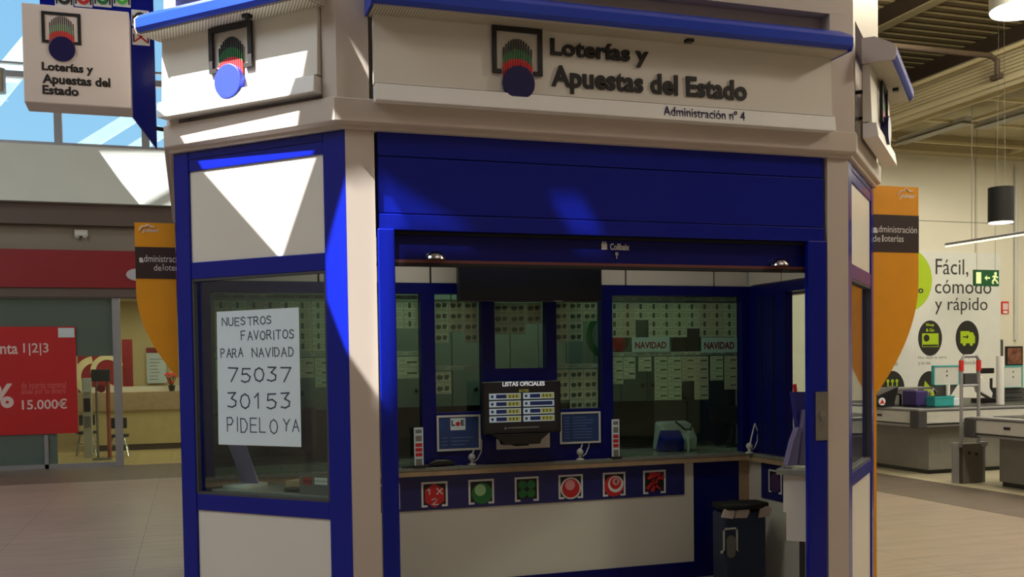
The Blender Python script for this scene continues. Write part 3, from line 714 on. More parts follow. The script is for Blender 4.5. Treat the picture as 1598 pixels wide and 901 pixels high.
# the second line: its ink box on the wall
u0, v1 = uv(FRONT, 860, 101, WF); u1, _ = uv(FRONT, 1165, 122, WF); _, v0 = uv(FRONT, 895, 147, WF)
text('Apuestas del Estado', FRONT, u0, u1, v0, v1, WF - .005, INK, fs, bold=.03, depth=.010)
u0, v1 = uv(FRONT, 1036, 165, .11); u1, v0 = uv(FRONT, 1163, 189, .11)
text('Administración nº 4', FRONT, u0, u1, v0, v1, .104, INKBLUE, fs, depth=.004)

WL = .075
ls = lightbox(LEFT, -1.115, -.10, WL, .215, (-.45, .4, 2.9), 'fascia_sign', 'sunlit left fascia sign with lottery emblem only, above the handwritten notice', .045)
a_ = uv(LEFT, 328, 47, WL); b_ = uv(LEFT, 396, 114, WL); c_ = uv(LEFT, 362, 129, WL)
BALLMAT[0] = mat('bright_blue_ball', (40, 60, 200), .4)  # brighter than the other balls, sunlight put into the colour
emblem(LEFT, a_[0], b_[0], b_[1] + .03, a_[1], WL, ls, (c_[0], c_[1], .083), raise_=.016)
WR = .12
rs = lightbox(RIGHT, .07, 1.05, WR, .255, (3.4, .2, 2.9), 'fascia_sign', 'right fascia sign with lottery emblem seen almost edge-on beside the market')
BALLMAT[0] = INKBLUE
emblem(RIGHT, .42, .70, 3.06, 3.30, WR, rs, (.56, 3.03, .083), raise_=.02)

# ------------------------------------------------------------------ blade sign on the left
BSY = 1.0
BS = yplane(BSY)
o = thing('projecting_sign', (-1.2, 1.15, 2.85), 'projecting white lottery sign on a blue board left of the kiosk', 'sign')
x0, x1 = -1.533, -1.004; z0, z1 = 3.055, 3.575
MB().prof(Fr((0, BSY, 0), (1, 0, 0)), [(0, z0), (0, z1), (-.16, z1), (-.16, z0 - .012), (-.13, z0 - .012)], x0, x1).build('white_box', mat('sign_white', (226, 214, 204), .4, var=.02), o, bevel=.006)
BB = yplane(BSY + .16)
t0 = uv(BB, 62, 4)[0]; tr = uv(BB, 242, 40)[0]; d0 = uv(BB, 198, 170); d1 = uv(BB, 245, 232)
MB().poly(BB, [(t0, d0[1]), d0, d1, (d1[0] + .0, 4.3), (t0, 4.3)], -.05, 0).build('blue_board', BLUE, o)
MB().tube([BB.p(d1[0] - .02, 3.0, -.03), (-.80, 1.25, 3.0)], .012).build('bracket_arm', DARK, o)
MB().tube([BB.p(d1[0] - .02, 3.9, -.03), (-.85, 1.25, 3.9)], .012).build('bracket_arm', DARK, o)
a_ = uv(BS, 64, 17); b_ = uv(BS, 127, 71); c_ = uv(BS, 97, 77)
emblem(BS, a_[0], b_[0], b_[1], a_[1], 0, o, (c_[0], c_[1], .064), raise_=.004)
text_px('Loterías y', BS, (65, 96.5), (146, 119), 0, INK, o, bold=.035)
u0, v1 = uv(BS, 66, 115); u1, _ = uv(BS, 172, 120); _, v0 = uv(BS, 82, 135)
text('Apuestas del', BS, u0, u1, v0, v1, 0, INK, o, bold=.035)
text_px('Estado', BS, (66, 132.5), (123, 150.5), 0, INK, o, bold=.035)
def sticker(px, py, s, m, kind):
    u, v = uv(BB, px, py); q = MB().fb(BB, u - s, u + s, v - s, v + s, 0, .004).build('game_icon', WHITE, o, bevel=.003)
    g = MB()
    if kind == 'x':
        for sg in (-1, 1): g.poly(BB, [(u - s * .7, v - sg * s * .6 - .006), (u - s * .7, v - sg * s * .6 + .006), (u + s * .7, v + sg * s * .6 + .006), (u + s * .7, v + sg * s * .6 - .006)], .004, .007)
    else: g.ringd(BB, u, v, s * .32, s * .72, .004, .007, 20)
    g.build('symbol', m, q)
    h = MB(); 
    for sg in (-1, 1): h.fb(BB, u + sg * s * .82 - .004, u + sg * s * .82 + .004, v - s * .7, v + s * .3, .004, .006)
    h.build('bracket', INK, q)
for px, m_, k in ((100, CHARCOAL, 'o'), (130, REDK, 'o'), (160, GREEN, 'o'), (190, mat('bright_green_print', (80, 190, 70), .5), 'o')): sticker(px, -2, .046, m_, k)
sticker(219, 29, .046, CHARCOAL, 'o'); sticker(220, 58, .046, REDK, 'x')

# ------------------------------------------------------------------ orange boards
def orange_board(fr, x_in, x_out, sgn, ztop, px_mid, lab):
    o = thing('orange_sign_board', ((x_in + x_out) / 2, fr.o.y, 0), lab, 'sign')
    return o
def board(Y, xi, xo, zt, zb1, zb0, zc, zend, xs_, lab):
    """xi: edge at the kiosk, xo: outer edge; dark band zb0..zb1; outer edge curves in from zc to zend where it is a narrow strip down to the floor"""
    fr = yplane(Y); o = thing('orange_sign_board', ((xi + xo) / 2, Y, 0), lab, 'sign')
    pts = [(xi, zt), (xo, zt), (xo, zc)]
    for k in range(1, 15):
        a = k / 14
        pts.append((xo + (xs_ - xo) * (1 - cos(a * pi / 2)) ** 1.0 if False else xo + (xs_ - xo) * a ** 1.9, zc + (zend - zc) * a))
    pts += [(xs_, 0), (xi, 0)] if abs(xs_ - xi) > .02 else []
    if abs(xs_ - xi) <= .02: pts[-1] = (xi, zend)
    MB().poly(fr, pts, -.04, 0).build('board', ORANGE, o)
    MB().poly(fr, [(xi, zb1), (xo, zb1), (xo, zb0), (xi, zb0)], 0, .003).build('name_band', BROWN, o)
    return fr, o
fr, o = board(.86, 3.652, 4.078, 2.81, *[uv(yplane(.86), 1400, y)[1] for y in (336, 394)], uv(yplane(.86), 1430, 440)[1], uv(yplane(.86), 1372, 615)[1], 3.728, 'orange board with curved edge standing right of the kiosk by the market')
def soft_text(fr, o, lines):
    for body, tl, br in lines: text_px(body, fr, tl, br, .003, WHITE, o, depth=.001)
text_px('a', fr, (1362, 355), (1370, 364), .003, WHITE, o, bold=.05, depth=.001)
text_px('dministración', fr, (1371, 352), (1431, 364.5), .003, WHITE, o, depth=.001)
text_px('de', fr, (1362, 367), (1374, 377.5), .003, WHITE, o, depth=.001)
text_px('l', fr, (1376.5, 367), (1378.5, 377.5), .003, WHITE, o, bold=.05, depth=.001)
text_px('oterías', fr, (1380, 367), (1410, 378), .003, WHITE, o, depth=.001)
text_px('pinar', fr, (1404, 302), (1430, 312), 0, WHITE, o, name='mall_logo', depth=.001, shear=.35, bold=.01)
def squiggle(fr, pts_px, o, r=.004):
    MB().tube([fr.p(*uv(fr, x, y), .003) for x, y in pts_px], r, 6).build('mall_logo_flourish', WHITE, o)
squiggle(fr, [(1400, 305), (1404, 299), (1410, 298), (1414, 294), (1418, 299), (1424, 299)], o)
YL = .93
q = yplane(YL)
fr, o = board(YL, -.795, uv(q, 211, 400)[0], uv(q, 240, 348)[1], uv(q, 240, 386)[1], uv(q, 240, 435)[1], uv(q, 216, 455)[1], uv(q, 275, 590)[1], -.80, 'orange board with curved edge standing left of the kiosk by the bank')
text_px('a', fr, (217, 402), (224, 410), .003, WHITE, o, bold=.05, depth=.001)
text_px('dministración', fr, (224.5, 398), (288, 410), .003, WHITE, o, depth=.001)
text_px('de', fr, (240, 413), (252, 423), .003, WHITE, o, depth=.001)
text_px('l', fr, (254, 412), (255.5, 422), .003, WHITE, o, bold=.05, depth=.001)
text_px('oterías', fr, (257, 413), (290, 423), .003, WHITE, o, depth=.001)
text_px('pinar', fr, (221, 356), (249, 365), 0, WHITE, o, name='mall_logo', depth=.001, shear=.35, bold=.01)
squiggle(fr, [(217, 360), (221, 354), (228, 353), (231, 351), (235, 354), (241, 355)], o)
# ================================================================== inside the kiosk
YB = 1.84
BW = yplane(YB)
# booth front: counter with front panels (one thing), screen wall above is part of the kiosk
ct = thing('service_counter', (1.3, 1.9, 0), 'long lottery counter with navy icon band and cream front inside the kiosk', 'counter')
MB().box((-.73, YB, .12), (2.852, 2.1, .905)).build('front_panel', CREAM, ct)
MB().box((-.73, YB - .012, 0), (3.25, 2.1, .12)).build('plinth', NAVY, ct)
MB().box((2.862, YB + .004, .10), (3.243, 2.1, .872)).build('blue_panel', NAVY, ct)
MB().box((2.852, YB + .03, .10), (2.862, 2.0, .905)).build('panel_joint', BLACK, ct)
MB().box((3.243, YB, .0), (3.33, 2.1, .905)).build('corner_panel', WOOD, ct)
band = MB().box((-.73, YB - .006, .632), (2.772, YB, .868)).build('icon_band', NAVYBAND, ct)
MB().plan([(-.73, 1.79), (3.28, 1.79), (3.28, .62), (3.33, .58), (3.33, 2.15), (-.73, 2.15)], .872, .908).build('apron_edge', WOOD, ct)
MB().plan([(-.73, 1.785), (3.275, 1.785), (3.275, .62), (3.6, .9), (3.6, 2.45), (-.73, 2.45)], .908, .932).build('worktop', WORKTOP, ct, bevel=.003)
SW = Fr((3.33, 0, 0), (0, -1, 0))                         # right-hand wall, facing -X ; u = -y
MB().fb(SW, -YB, -.56, .0, .872, -.05, 0).build('side_panel', CREAM, ct)
MB().fb(SW, -1.66, -.57, .60, .872, 0, .006).build('icon_band', NAVYBAND, ct)

def bracket(m, fr, u0, u1, v0, v1, w, t):
    m.fb(fr, u0, u1, v1 - t, v1, w, w + .002).fb(fr, u0, u0 + t, v0, v1 - t, w, w + .002).fb(fr, u1 - t, u1, v0, v1 - t, w, w + .002)
    m.fb(fr, u0 + t, u0 + t * 3, v0, v0 + t, w, w + .002).fb(fr, u1 - t * 3, u1 - t, v0, v0 + t, w, w + .002); return m
def game_icon(fr, u0, u1, v0, v1, w, kind):
    W = u1 - u0; t = W * .075; uc, vc = (u0 + u1) / 2, (v0 + v1) / 2
    b = bracket(MB(), fr, u0, u1, v0, v1, w, t).build('game_icon', WHITE, ct)
    MB().fb(fr, u0 + t, u1 - t, v0 + t * 1.4, v1 - t, w, w + .0006).build('backing', INK, b)
    if kind == '1x2':
        R = W * .42; MB().poly(fr, [(uc + R * sin(k * pi / 3), vc - W * .05 + R * 1.08 * cos(k * pi / 3)) for k in range(6)], w + .0006, w + .003).build('cube', REDK, b)
        h = MB(); hand(h, '1', fr, uc - .050, uc - .012, vc + .004, vc + .042, w + .003, .0035); hand(h, 'X', fr, uc + .016, uc + .056, vc + .002, vc + .04, w + .003, .0035); hand(h, '2', fr, uc - .02, uc + .024, vc - .07, vc - .028, w + .003, .0035)
        h.build('figures', WHITE, b)
    elif kind == 'ball':
        MB().disc(fr, uc + .005, vc - .012, W * .40, w + .0006, w + .003).build('ball', GREEN, b); MB().disc(fr, uc - .008, vc + .012, W * .22, w + .003, w + .004).build('highlight', LGREEN, b)
    elif kind == 'clover':
        g = MB()
        for sx in (-1, 1):
            for sy in (-1, 1): g.disc(fr, uc + sx * W * .18, vc + sy * W * .17, W * .175, w + .0006, w + .003, 16)
        g.build('clover', GREEN, b)
    elif kind == 'red':
        MB().disc(fr, uc, vc - .012, W * .42, w + .0006, w + .002).build('ring', WHITE, b); MB().disc(fr, uc, vc - .012, W * .36, w + .002, w + .003).build('ball', REDK, b); MB().disc(fr, uc - .006, vc + .012, W * .20, w + .003, w + .004).build('highlight', PINK, b)
    elif kind == 'euro':
        MB().disc(fr, uc, vc - .012, W * .44, w + .0006, w + .002).build('ball', REDK, b); g = MB()
        g.disc(fr, uc + .012, vc, W * .34, w + .002, w + .003); g.build('swirl', WHITE, b); MB().disc(fr, uc + .01, vc + .008, W * .25, w + .003, w + .0035).build('swirl_inner', REDK, b)
        MB().disc(fr, uc + .014, vc + .02, W * .16, w + .0035, w + .004).build('coin', PINK, b); text_mb('€', fr, uc + .002, uc + .026, vc + .007, vc + .033, w + .004, .001, bold=.03).build('euro_mark', INK, b)
    elif kind == 'runner':
        g = MB()
        for a, c in (((-.055, .03), (.05, .055)), ((-.02, -.07), (.03, .03)), ((.03, .03), (.075, .02)), ((-.02, .0), (.05, -.06)), ((-.06, -.05), (.0, .02)), ((-.04, .06), (.06, .06))):
            dx, dy = c[0] - a[0], c[1] - a[1]; l = sqrt(dx * dx + dy * dy); nx, ny = -dy / l * .009, dx / l * .009
            g.poly(fr, [(uc + a[0] + nx * 1.5, vc + a[1] + ny * 1.5), (uc + a[0] - nx * 1.5, vc + a[1] - ny * 1.5), (uc + c[0] - nx * .4, vc + c[1] - ny * .4), (uc + c[0] + nx * .4, vc + c[1] + ny * .4)], w + .001, w + .004)
        g.disc(fr, uc + .07, vc + .035, .014, w + .001, w + .004, 12); g.build('running_figure', REDK, b)
    elif kind == 'mauve':
        MB().disc(fr, uc, vc - .01, W * .4, w + .0006, w + .003).build('ball', mat('mauve_print', (84, 52, 96), .5), b)
IB = yplane(YB - .006)
for (u0, u1), k in zip(((.757, .943), (1.093, 1.279), (1.433, 1.612), (1.764, 1.952), (2.109, 2.288), (2.432, 2.616)), ('1x2', 'ball', 'clover', 'red', 'euro', 'runner')):
    game_icon(IB, u0, u1, .652, .826, 0, k)
game_icon(IB, .425, .607, .652, .826, 0, 'mauve')
game_icon(IB, .09, .272, .652, .826, 0, 'ball')
SI = Fr((3.324, 0, 0), (0, -1, 0))
game_icon(SI, -1.56, -1.39, .655, .825, 0, 'mauve'); game_icon(SI, -1.33, -1.16, .655, .825, 0, '1x2'); game_icon(SI, -1.10, -.93, .655, .825, 0, 'clover')

# booth screen wall (part of the kiosk)
m = MB(); Ya, Yb = 1.83, 1.91
m.box((-.73, Ya, 2.12), (3.33, Yb, 2.192))
for a, c in ((-.73, -.60), (.772, .871), (1.207, 1.301), (1.684, 1.762), (2.115, 2.197), (3.27, 3.33)): m.box((a, Ya, .93), (c, Yb, 2.12))
m.box((1.301, Ya, .93), (1.684, Yb, 1.60)).box((.871, Ya + .005, .93), (1.207, Yb, 1.30)).box((1.762, Ya + .005, .93), (2.115, Yb, 1.30)).box((1.301, Ya, 2.07), (1.684, Yb, 2.12))
bf = m.build('booth_screen_frame', NAVY, kiosk)
for a, c, z in ((-.60, .772, .932), (.871, 1.207, 1.30), (1.301, 1.684, 1.60), (1.762, 2.115, 1.30), (2.197, 3.27, .932)):
    MB().box((a, 1.866, z), (c, 1.874, 2.12 if z != 1.6 else 2.07)).build('pane', BOOTHGLASS, bf)
MB().box((1.30, YB - .012, 1.03), (1.70, YB - .002, 1.15)).build('cream_plate', CREAM, bf)
bfas = MB()
js = [-.73, uv(BW, 497, 430)[0], uv(BW, 672, 430)[0], uv(BW, 977, 430)[0], uv(BW, 1115, 435)[0], 3.33]
for a, c in zip(js, js[1:]): bfas.box((a + .007, 1.845, 2.195), (c - .007, 1.90, 2.78))
MB().box((-.73, 1.86, 2.195), (3.33, 1.91, 2.78)).build('joint_backing', BLACK, kiosk)
bfas.build('booth_fascia', CREAM, kiosk)
MB().fb(SW, -1.83, -1.345, .933, 2.192, -.06, 0).fb(SW, -1.345, -.58, 2.12, 2.192, -.06, 0).build('side_pier', NAVY, kiosk)
MB().fb(SW, -1.83, -1.40, 2.2, 2.78, -.06, 0).fb(SW, -1.385, -.58, 2.2, 2.78, -.06, 0).build('side_fascia', CREAM, kiosk)
g = MB()
for u in (-1.66, -1.50): g.fb(SW, u - .006, u + .006, .94, 2.11, 0, .004)
g.build('pier_groove', BLACK, kiosk)

# booth back: cabinets, dark desk, rear items
for k in range(8):
    x0 = -.70 + k * .51
    c = thing('wall_cabinet', (x0 + .25, 3.4, 1.28), ['', ''][0] or 'tall grey green cabinet ' + ['at the far left behind the handwritten notice', 'behind the left booth glass, second from the left side', 'behind the left booth glass beside the first navy mullion', 'behind the hanging tickets left of the official lists screen', 'behind the square window above the official lists screen', 'behind the tickets between the square window and right pane', 'behind the left Navidad sign', 'at the far right behind the last ticket strips'][k], 'cabinet', 'cabinets on the booth rear wall')
    MB().box((x0, 3.2, 1.28), (x0 + .505, 3.53, 2.7)).build('body', CABINET, c)
    for s in (0, 1):
        d = MB().box((x0 + .004 + s * .253, 3.18, 1.285), (x0 + .25 + s * .253, 3.2, 2.69)).build('door', CABINET, c)
        MB().lathe((x0 + .20 + s * .10, 3.18, 1.42), [(.012, 0), (.018, .02), (.004, .03)], 10, axis=Vector((0, -1, 0))).build('knob', BLACK, d)
MB().box((3.50, 2.45, 0), (3.575, 3.17, 2.77)).build('side_lining', mat('dark_lining', (40, 44, 42), .6), kiosk)  # added dark sheet that blackens the right end of the booth
ds = thing('booth_desk', (1.3, 3.1, 0), 'dark desk running along the rear of the booth under the cabinets', 'desk')
MB().box((-.72, 2.95, .70), (3.3, 3.53, .74)).build('desk_top', DARK, ds); MB().box((-.72, 3.4, 0), (3.3, 3.53, 1.27)).build('back_panel', mat('dark_grey_panel', (52, 54, 52), .6), ds)
area('booth_light', (1.3, 2.8, 2.74), (2.5, .25), 9, (0.90, 1.0, 0.86))
area('vestibule_light', (1.3, .9, 2.77), (1.8, .3), 13, (1.0, 0.97, 0.82))

# rails and hanging lottery tickets behind the glass
TP_ = yplane(1.90)
def rail(u0, u1, z, lab):
    o = thing('ticket_rail', ((u0 + u1) / 2, 1.93, z), lab, 'rail', 'clip rails for tickets')
    MB().box((u0, 1.915, z), (u1, 1.925, z + .03)).build('rail', LGREY, o)
    m = MB(); u = u0 + .02
    while u < u1 - .06: m.box((u, 1.912, z + .006), (u + .07, 1.915, z + .022)); u += .105
    m.build('price_tags', TICKETLINE, o)
def strip(u, z, n, w, h, style, lab, grp, tilt=0):
    """one hanging strip of n tickets"""
    m = MB(); fr = yplane(1.905)
    m.slot(0).fb(fr, u, u + w, z - n * h, z, -.0015, 0)
    for k in range(n):
        zt = z - k * h
        m.slot(1)
        if style == 'decimo':
            m.fb(fr, u + w * .30, u + w * .50, zt - h * .78, zt - h * .22, 0, .0006)
            m.slot(2).fb(fr, u, u + w, zt - h * .06, zt, 0, .0006).fb(fr, u + w * .58, u + w * .92, zt - h * .42, zt - h * .30, 0, .0006).fb(fr, u + w * .58, u + w * .92, zt - h * .66, zt - h * .56, 0, .0006).fb(fr, u + w * .06, u + w * .24, zt - h * .6, zt - h * .4, 0, .0006)
        elif style == 'list':
            m.fb(fr, u + w * .45, u + w * .92, zt - h * .58, zt - h * .42, 0, .0006)
            m.slot(2).fb(fr, u + w * .06, u + w * .95, zt - h * .97, zt - h * .9, 0, .0006).fb(fr, u + w * .08, u + w * .34, zt - h * .36, zt - h * .24, 0, .0006).fb(fr, u + w * .08, u + w * .6, zt - h * .78, zt - h * .70, 0, .0006)
        else:
            m.poly(fr, [(u + w * .08, zt - h * .5), (u + w * .22, zt - h * .3), (u + w * .5, zt - h * .42), (u + w * .44, zt - h * .72), (u + w * .18, zt - h * .78)], 0, .0006)
            m.poly(fr, [(u + w * .56, zt - h * .7), (u + w * .6, zt - h * .3), (u + w * .9, zt - h * .34), (u + w * .8, zt - h * .74)], 0, .0006)
            m.slot(2).fb(fr, u, u + w, zt - h * .06, zt, 0, .0006).fb(fr, u + w * .1, u + w * .9, zt - h * .94, zt - h * .86, 0, .0006)
    pr = [TICKETPINK if random.random() < .3 else TICKET, TICKETGREEN, TICKETLINE]
    return tag(m.build('ticket_strip', pr), lab, 'lottery ticket', grp)
rail(2.20, 3.27, 2.085, 'clip rail at the top of the right booth pane')
rail(2.20, 3.27, 1.675, 'clip rail under the two Navidad signs')
rail(-.58, .77, 2.085, 'clip rail at the top of the left booth pane behind the notice')
rail(-.58, .77, 1.70, 'clip rail midway down the left booth pane')
rail(.871, 1.207, 1.595, 'short clip rail midway down the narrow pane left of the lists screen')
rail(1.76, 2.115, 1.595, 'short clip rail midway down the narrow pane right of the lists screen')
ORD = ['first', 'second', 'third', 'fourth', 'fifth', 'sixth', 'seventh', 'eighth', 'ninth', 'tenth', 'eleventh', 'twelfth', 'thirteenth']
for k, n in enumerate([4, 4, 2, 4, 4, 4, 3, 4, 4, 4]):
    strip(2.205 + k * .1065, 2.075, n, .105, .0655, 'decimo', '%s hanging ticket strip from the left in the upper row of the right pane' % ORD[k], 'upper row of ticket strips in the right pane')
low = []
for px0, px1, yb in ((954, 973, 600), (974, 992, 592), (997, 1017, 580), (1022, 1042, 625), (1043, 1064, 625), (1065, 1084, 595), (1084, 1106, 624), (1109, 1129, 594), (1131, 1151, 608), (1152, 1170, 594), (1172, 1190, 607)):
    u0 = uv(TP_, px0, 590)[0]; u1 = uv(TP_, px1, 590)[0]; zb = uv(TP_, (px0 + px1) / 2, yb)[1]; low.append((u0, u1, zb))
for k, (u0, u1, zb) in enumerate(low):
    n = max(2, round((1.668 - zb) / .066)); strip(u0, 1.668, n, u1 - u0, (1.668 - zb) / n, 'list', '%s hanging ticket strip from the left in the lower row of the right pane' % ORD[k], 'lower row of ticket strips in the right pane')
for k, n in enumerate([4, 3, 4]): strip(.885 + k * .107, 2.085, n, .103, .075, 'pair', '%s ticket strip from the left in the narrow pane left of the screen' % ORD[k], 'ticket strips in the narrow left pane')
strip(.885, 1.585, 2, .115, .078, 'pair', 'two-ticket sheet hanging from the short rail left of the lists screen', 'ticket strips in the narrow left pane')
for k, n in enumerate([2, 2, 1]): strip(1.315 + k * .122, 2.066, n + 1, .118, .075, 'pair', '%s ticket strip from the left in the square middle window' % ORD[k], 'ticket strips in the square window')
for k, n in enumerate([4, 4, 2]): strip(1.775 + k * .112, 2.085, n, .108, .075, 'pair', '%s upper ticket strip from the left in the narrow pane right of the screen' % ORD[k], 'ticket strips in the narrow right pane')
for k, n in enumerate([3, 4, 4]): strip(1.775 + k * .112, 1.585, n, .108, .074, 'pair', '%s lower ticket strip from the left in the narrow pane right of the screen' % ORD[k], 'ticket strips in the narrow right pane')
for k, n in enumerate([5, 5, 5, 5, 5, 5, 5, 4, 0, 0, 0, 3, 3]):
    if n: strip(-.575 + k * .104, 2.075, n, .10, .068 if k < 10 else .063, 'decimo', '%s ticket strip from the left in the upper row of the left pane' % ORD[k], 'upper row of ticket strips in the left pane')
for k, n in enumerate([3, 3, 2, 3, 3, 2, 3, 3]): strip(-.575 + k * .106, 1.69, n, .10, .066, 'list', '%s ticket strip from the left in the lower row of the left pane' % ORD[k], 'lower row of ticket strips in the left pane')
strip(.62, 1.69, 2, .15, .075, 'list', 'pinkish ticket sheet just left of the first navy mullion', 'lower row of ticket strips in the left pane')
# NAVIDAD cards
for k, (a, c, ta, tb) in enumerate((((986, 527), (1045, 549), (991, 534), (1040, 544)), ((1094, 527), (1150, 550), (1099, 534), (1146, 545)))):
    fr = yplane(1.90); u0, v1 = uv(fr, *a); u1, v0 = uv(fr, *c)
    o = thing('navidad_sign', ((u0 + u1) / 2, 1.9, v0), ['left white card reading NAVIDAD above the ticket strips', 'right white card reading NAVIDAD above the ticket strips'][k], 'sign', 'Navidad cards')
    MB().fb(fr, u0, u1, v0, v1, 0, .003).build('card', PAPER, o); text_px('NAVIDAD', fr, ta, tb, .003, mat('crimson_print_%d' % k, (150, 24, 40), .6), o, bold=.03, depth=.0006)
# ornaments behind the tickets
o = thing('wall_ring', (2.35, 2.9, 1.6), 'pale green ring decoration partly hidden behind the hanging tickets', 'decoration')
MB().ringd(yplane(2.9), 2.62, 1.86, .15, .20, 0, .03, 32).build('ring', GREEN, o)
b = MB(); u, v = uv(yplane(2.2), 965, 535)
b.lathe((u, 2.2, v), [(.0, -.05), (.06, -.04), (.08, 0), (.05, .04), (0, .05)], 16, axis=Vector((1, 0, .3)))
tag(b.build('ornament', REDK), 'small red ornament beside the left Navidad sign', 'decoration')

# TV hung from the kiosk ceiling
o = thing('wall_television', (1.45, 1.45, 2.04), 'large black television hanging behind the shutter, seen from below', 'television')
MB().box((.94, 1.45, 2.045), (1.955, 1.50, 2.63)).build('casing', DARK, o, bevel=.006)
MB().box((.952, 1.444, 2.062), (1.943, 1.45, 2.615)).build('screen', mat('tv_glass', (14, 14, 14), .25), o)
MB().box((1.2, 1.50, 2.2), (1.7, 1.56, 2.5)).tube([(1.45, 1.53, 2.5), (1.45, 1.53, 2.785)], .02).build('bracket', BLACK, o)
MB().box((1.6, 1.436, 2.046), (1.66, 1.444, 2.054)).build('maker_mark', CHROME, o)

# monitor on the counter
YM = 1.66
o = thing('lottery_monitor', (1.43, YM, .932), 'black monitor on the counter showing LISTAS OFICIALES', 'monitor')
FM = yplane(YM)
u0, u1, v0, v1 = 1.155, 1.725, 1.15, 1.512
MB().fb(FM, u0, u1, v0, v1, -.05, 0).build('casing', DARK, o, bevel=.008)
MB().fb(FM, u0 + .02, u1 - .03, v0 + .02, v1 - .02, 0, .002).build('screen', mat('screen_black', (26, 26, 30), .3, emit=.1), o)
MB().poly(FM, [(u0 + .06, v0), (u1 - .09, v0), (u1 - .15, v0 - .045), (u1 - .16, v0 - .075), (u0 + .14, v0 - .075), (u0 + .13, v0 - .045)], -.06, .01).build('neck_shelf', DARK, o, bevel=.004)
MB().fb(FM, 1.40, 1.50, 1.06, 1.3, -.155, -.05).build('wall_arm', BLACK, o)
SCR = lambda n, c, e: mat(n, c, .5, var=.02, emit=e)
SW_, SY, SN = SCR('screen_pale', (178, 196, 204), .2), SCR('screen_yellow', (166, 164, 70), .16), SCR('screen_navy', (24, 34, 84), .2)
text_px('LISTAS OFICIALES', FM, (784, 596.5), (850, 602), .002, SCR('screen_text', (210, 210, 214), .5), o, bold=.03, depth=.0006)
text_px('BOTES', FM, (810, 608), (825, 612), .002, SY, o, bold=.02, depth=.0006)
for c_ in range(2):
    for r_ in range(4):
        x = 1.200 + c_ * .245; z = 1.388 - r_ * .052
        rw = MB().fb(FM, x, x + .228, z, z + .042, .002, .003).build('draw_row', SW_, o)
        MB().fb(FM, x + .05, x + .125 + (.09 if (c_, r_) in ((1, 1),) else 0), z + .008, z + .034, .003, .0036).build('number_cells', SN, rw)
        if (c_, r_) != (1, 1): MB().fb(FM, x + .13, x + .222, z + .006, z + .036, .003, .0036).build('jackpot_cells', SY, rw)
        m = MB()
        for q in range(3): m.fb(FM, x + .145 + q * .025, x + .153 + q * .025, z + .012, z + .03, .0036, .004)
        m.disc(FM, x + .022, z + .021, .010, .003, .0036, 10); m.build('row_print', SN, rw)
MB().fb(FM, 1.33, 1.56, 1.188, 1.196, .002, .003).disc(FM, 1.315, 1.19, .009, .002, .003, 10).build('footer_line', GREY, o)

# framed notices on the booth front
for k, (a, c) in enumerate((((681, 649), (750, 702)), ((873, 644), (937, 691)))):
    fr = yplane(1.826); u0, v1 = uv(fr, *a); u1, v0 = uv(fr, *c)
    o = thing('framed_notice', ((u0 + u1) / 2, 1.83, v0), ['blue notice in a white frame left of the official lists monitor', 'blue notice in a white frame right of the official lists monitor'][k], 'notice', 'framed notices on the booth')
    m = MB(); t = .014
    m.fb(fr, u0, u1, v1 - t, v1, 0, .008).fb(fr, u0, u1, v0, v0 + t, 0, .008).fb(fr, u0, u0 + t, v0 + t, v1 - t, 0, .008).fb(fr, u1 - t, u1, v0 + t, v1 - t, 0, .008)
    m.build('frame', LGREY, o)
    MB().fb(fr, u0 + t, u1 - t, v0 + t, v1 - t, 0, .003).build('sheet', mat('notice_blue_%d' % k, (34, 64, 120), .5, var=.25, scale=8), o)
    if k == 0:
        lg = MB().fb(fr, u0 + .098, u0 + .205, v1 - .105, v1 - .022, .003, .004).build('logo_block', PAPER, o)
        text('L', fr, u0 + .105, u0 + .13, v1 - .075, v1 - .035, .004, INK, lg, bold=.04, depth=.0005); text('E', fr, u0 + .172, u0 + .197, v1 - .075, v1 - .035, .004, INK, lg, bold=.04, depth=.0005)
        MB().disc(fr, u0 + .151, v1 - .062, .016, .004, .0046).build('logo_ball', REDK, lg)
    m = MB()
    for r_ in range(3 if k == 0 else 8):
        vv = v0 + .04 + r_ * (.024 if k == 0 else .021); m.fb(fr, u0 + .035, u0 + .075, vv, vv + .004, .003, .004).fb(fr, u0 + .10, u1 - random.uniform(.05, .12), vv, vv + .004, .003, .004)
    m.build('print_lines', mat('pale_blue_print_%d' % k, (110, 130, 170), .6), o)

# counter-top items
def pen(x, y, lab, far=.05):
    z = .932; o = thing('counter_pen', (x, y, z), lab, 'pen', 'white pens on holders')
    MB().lathe((x, y, z), [(.030, 0), (.029, .007), (.011, .012), (.012, .03), (.024, .042), (.026, .058), (.016, .074), (.006, .08)], 18).build('ball_holder', LGREY, o, smooth=True)
    MB().tube([(x + .006, y, z + .07), (x + .028, y, z + .15), (x + .045, y, z + .21), (x + .05, y, z + .225)], [.006, .006, .005, .003]).build('pen_barrel', WHITE, o)
    MB().tube([(x + .05, y, z + .22), (x + .075, y, z + .16), (x + .07, y, z + .09), (x + .045, y, z + .04), (x + .016, y, z + .02)], .0045, 6).build('cord', LGREY, o)
for px, py, lab in ((728, 721, 'white pen on a ball holder left of the framed notice and monitor'), (893, 713, 'white pen on a ball holder right of the official lists monitor'), (1194, 700, 'white pen on a ball holder at the far right counter corner')):
    p = hitZ(px, py, .94); pen(min(p.x, 3.26), min(p.y, 1.80) + .03 if px < 1100 else 1.72, lab)
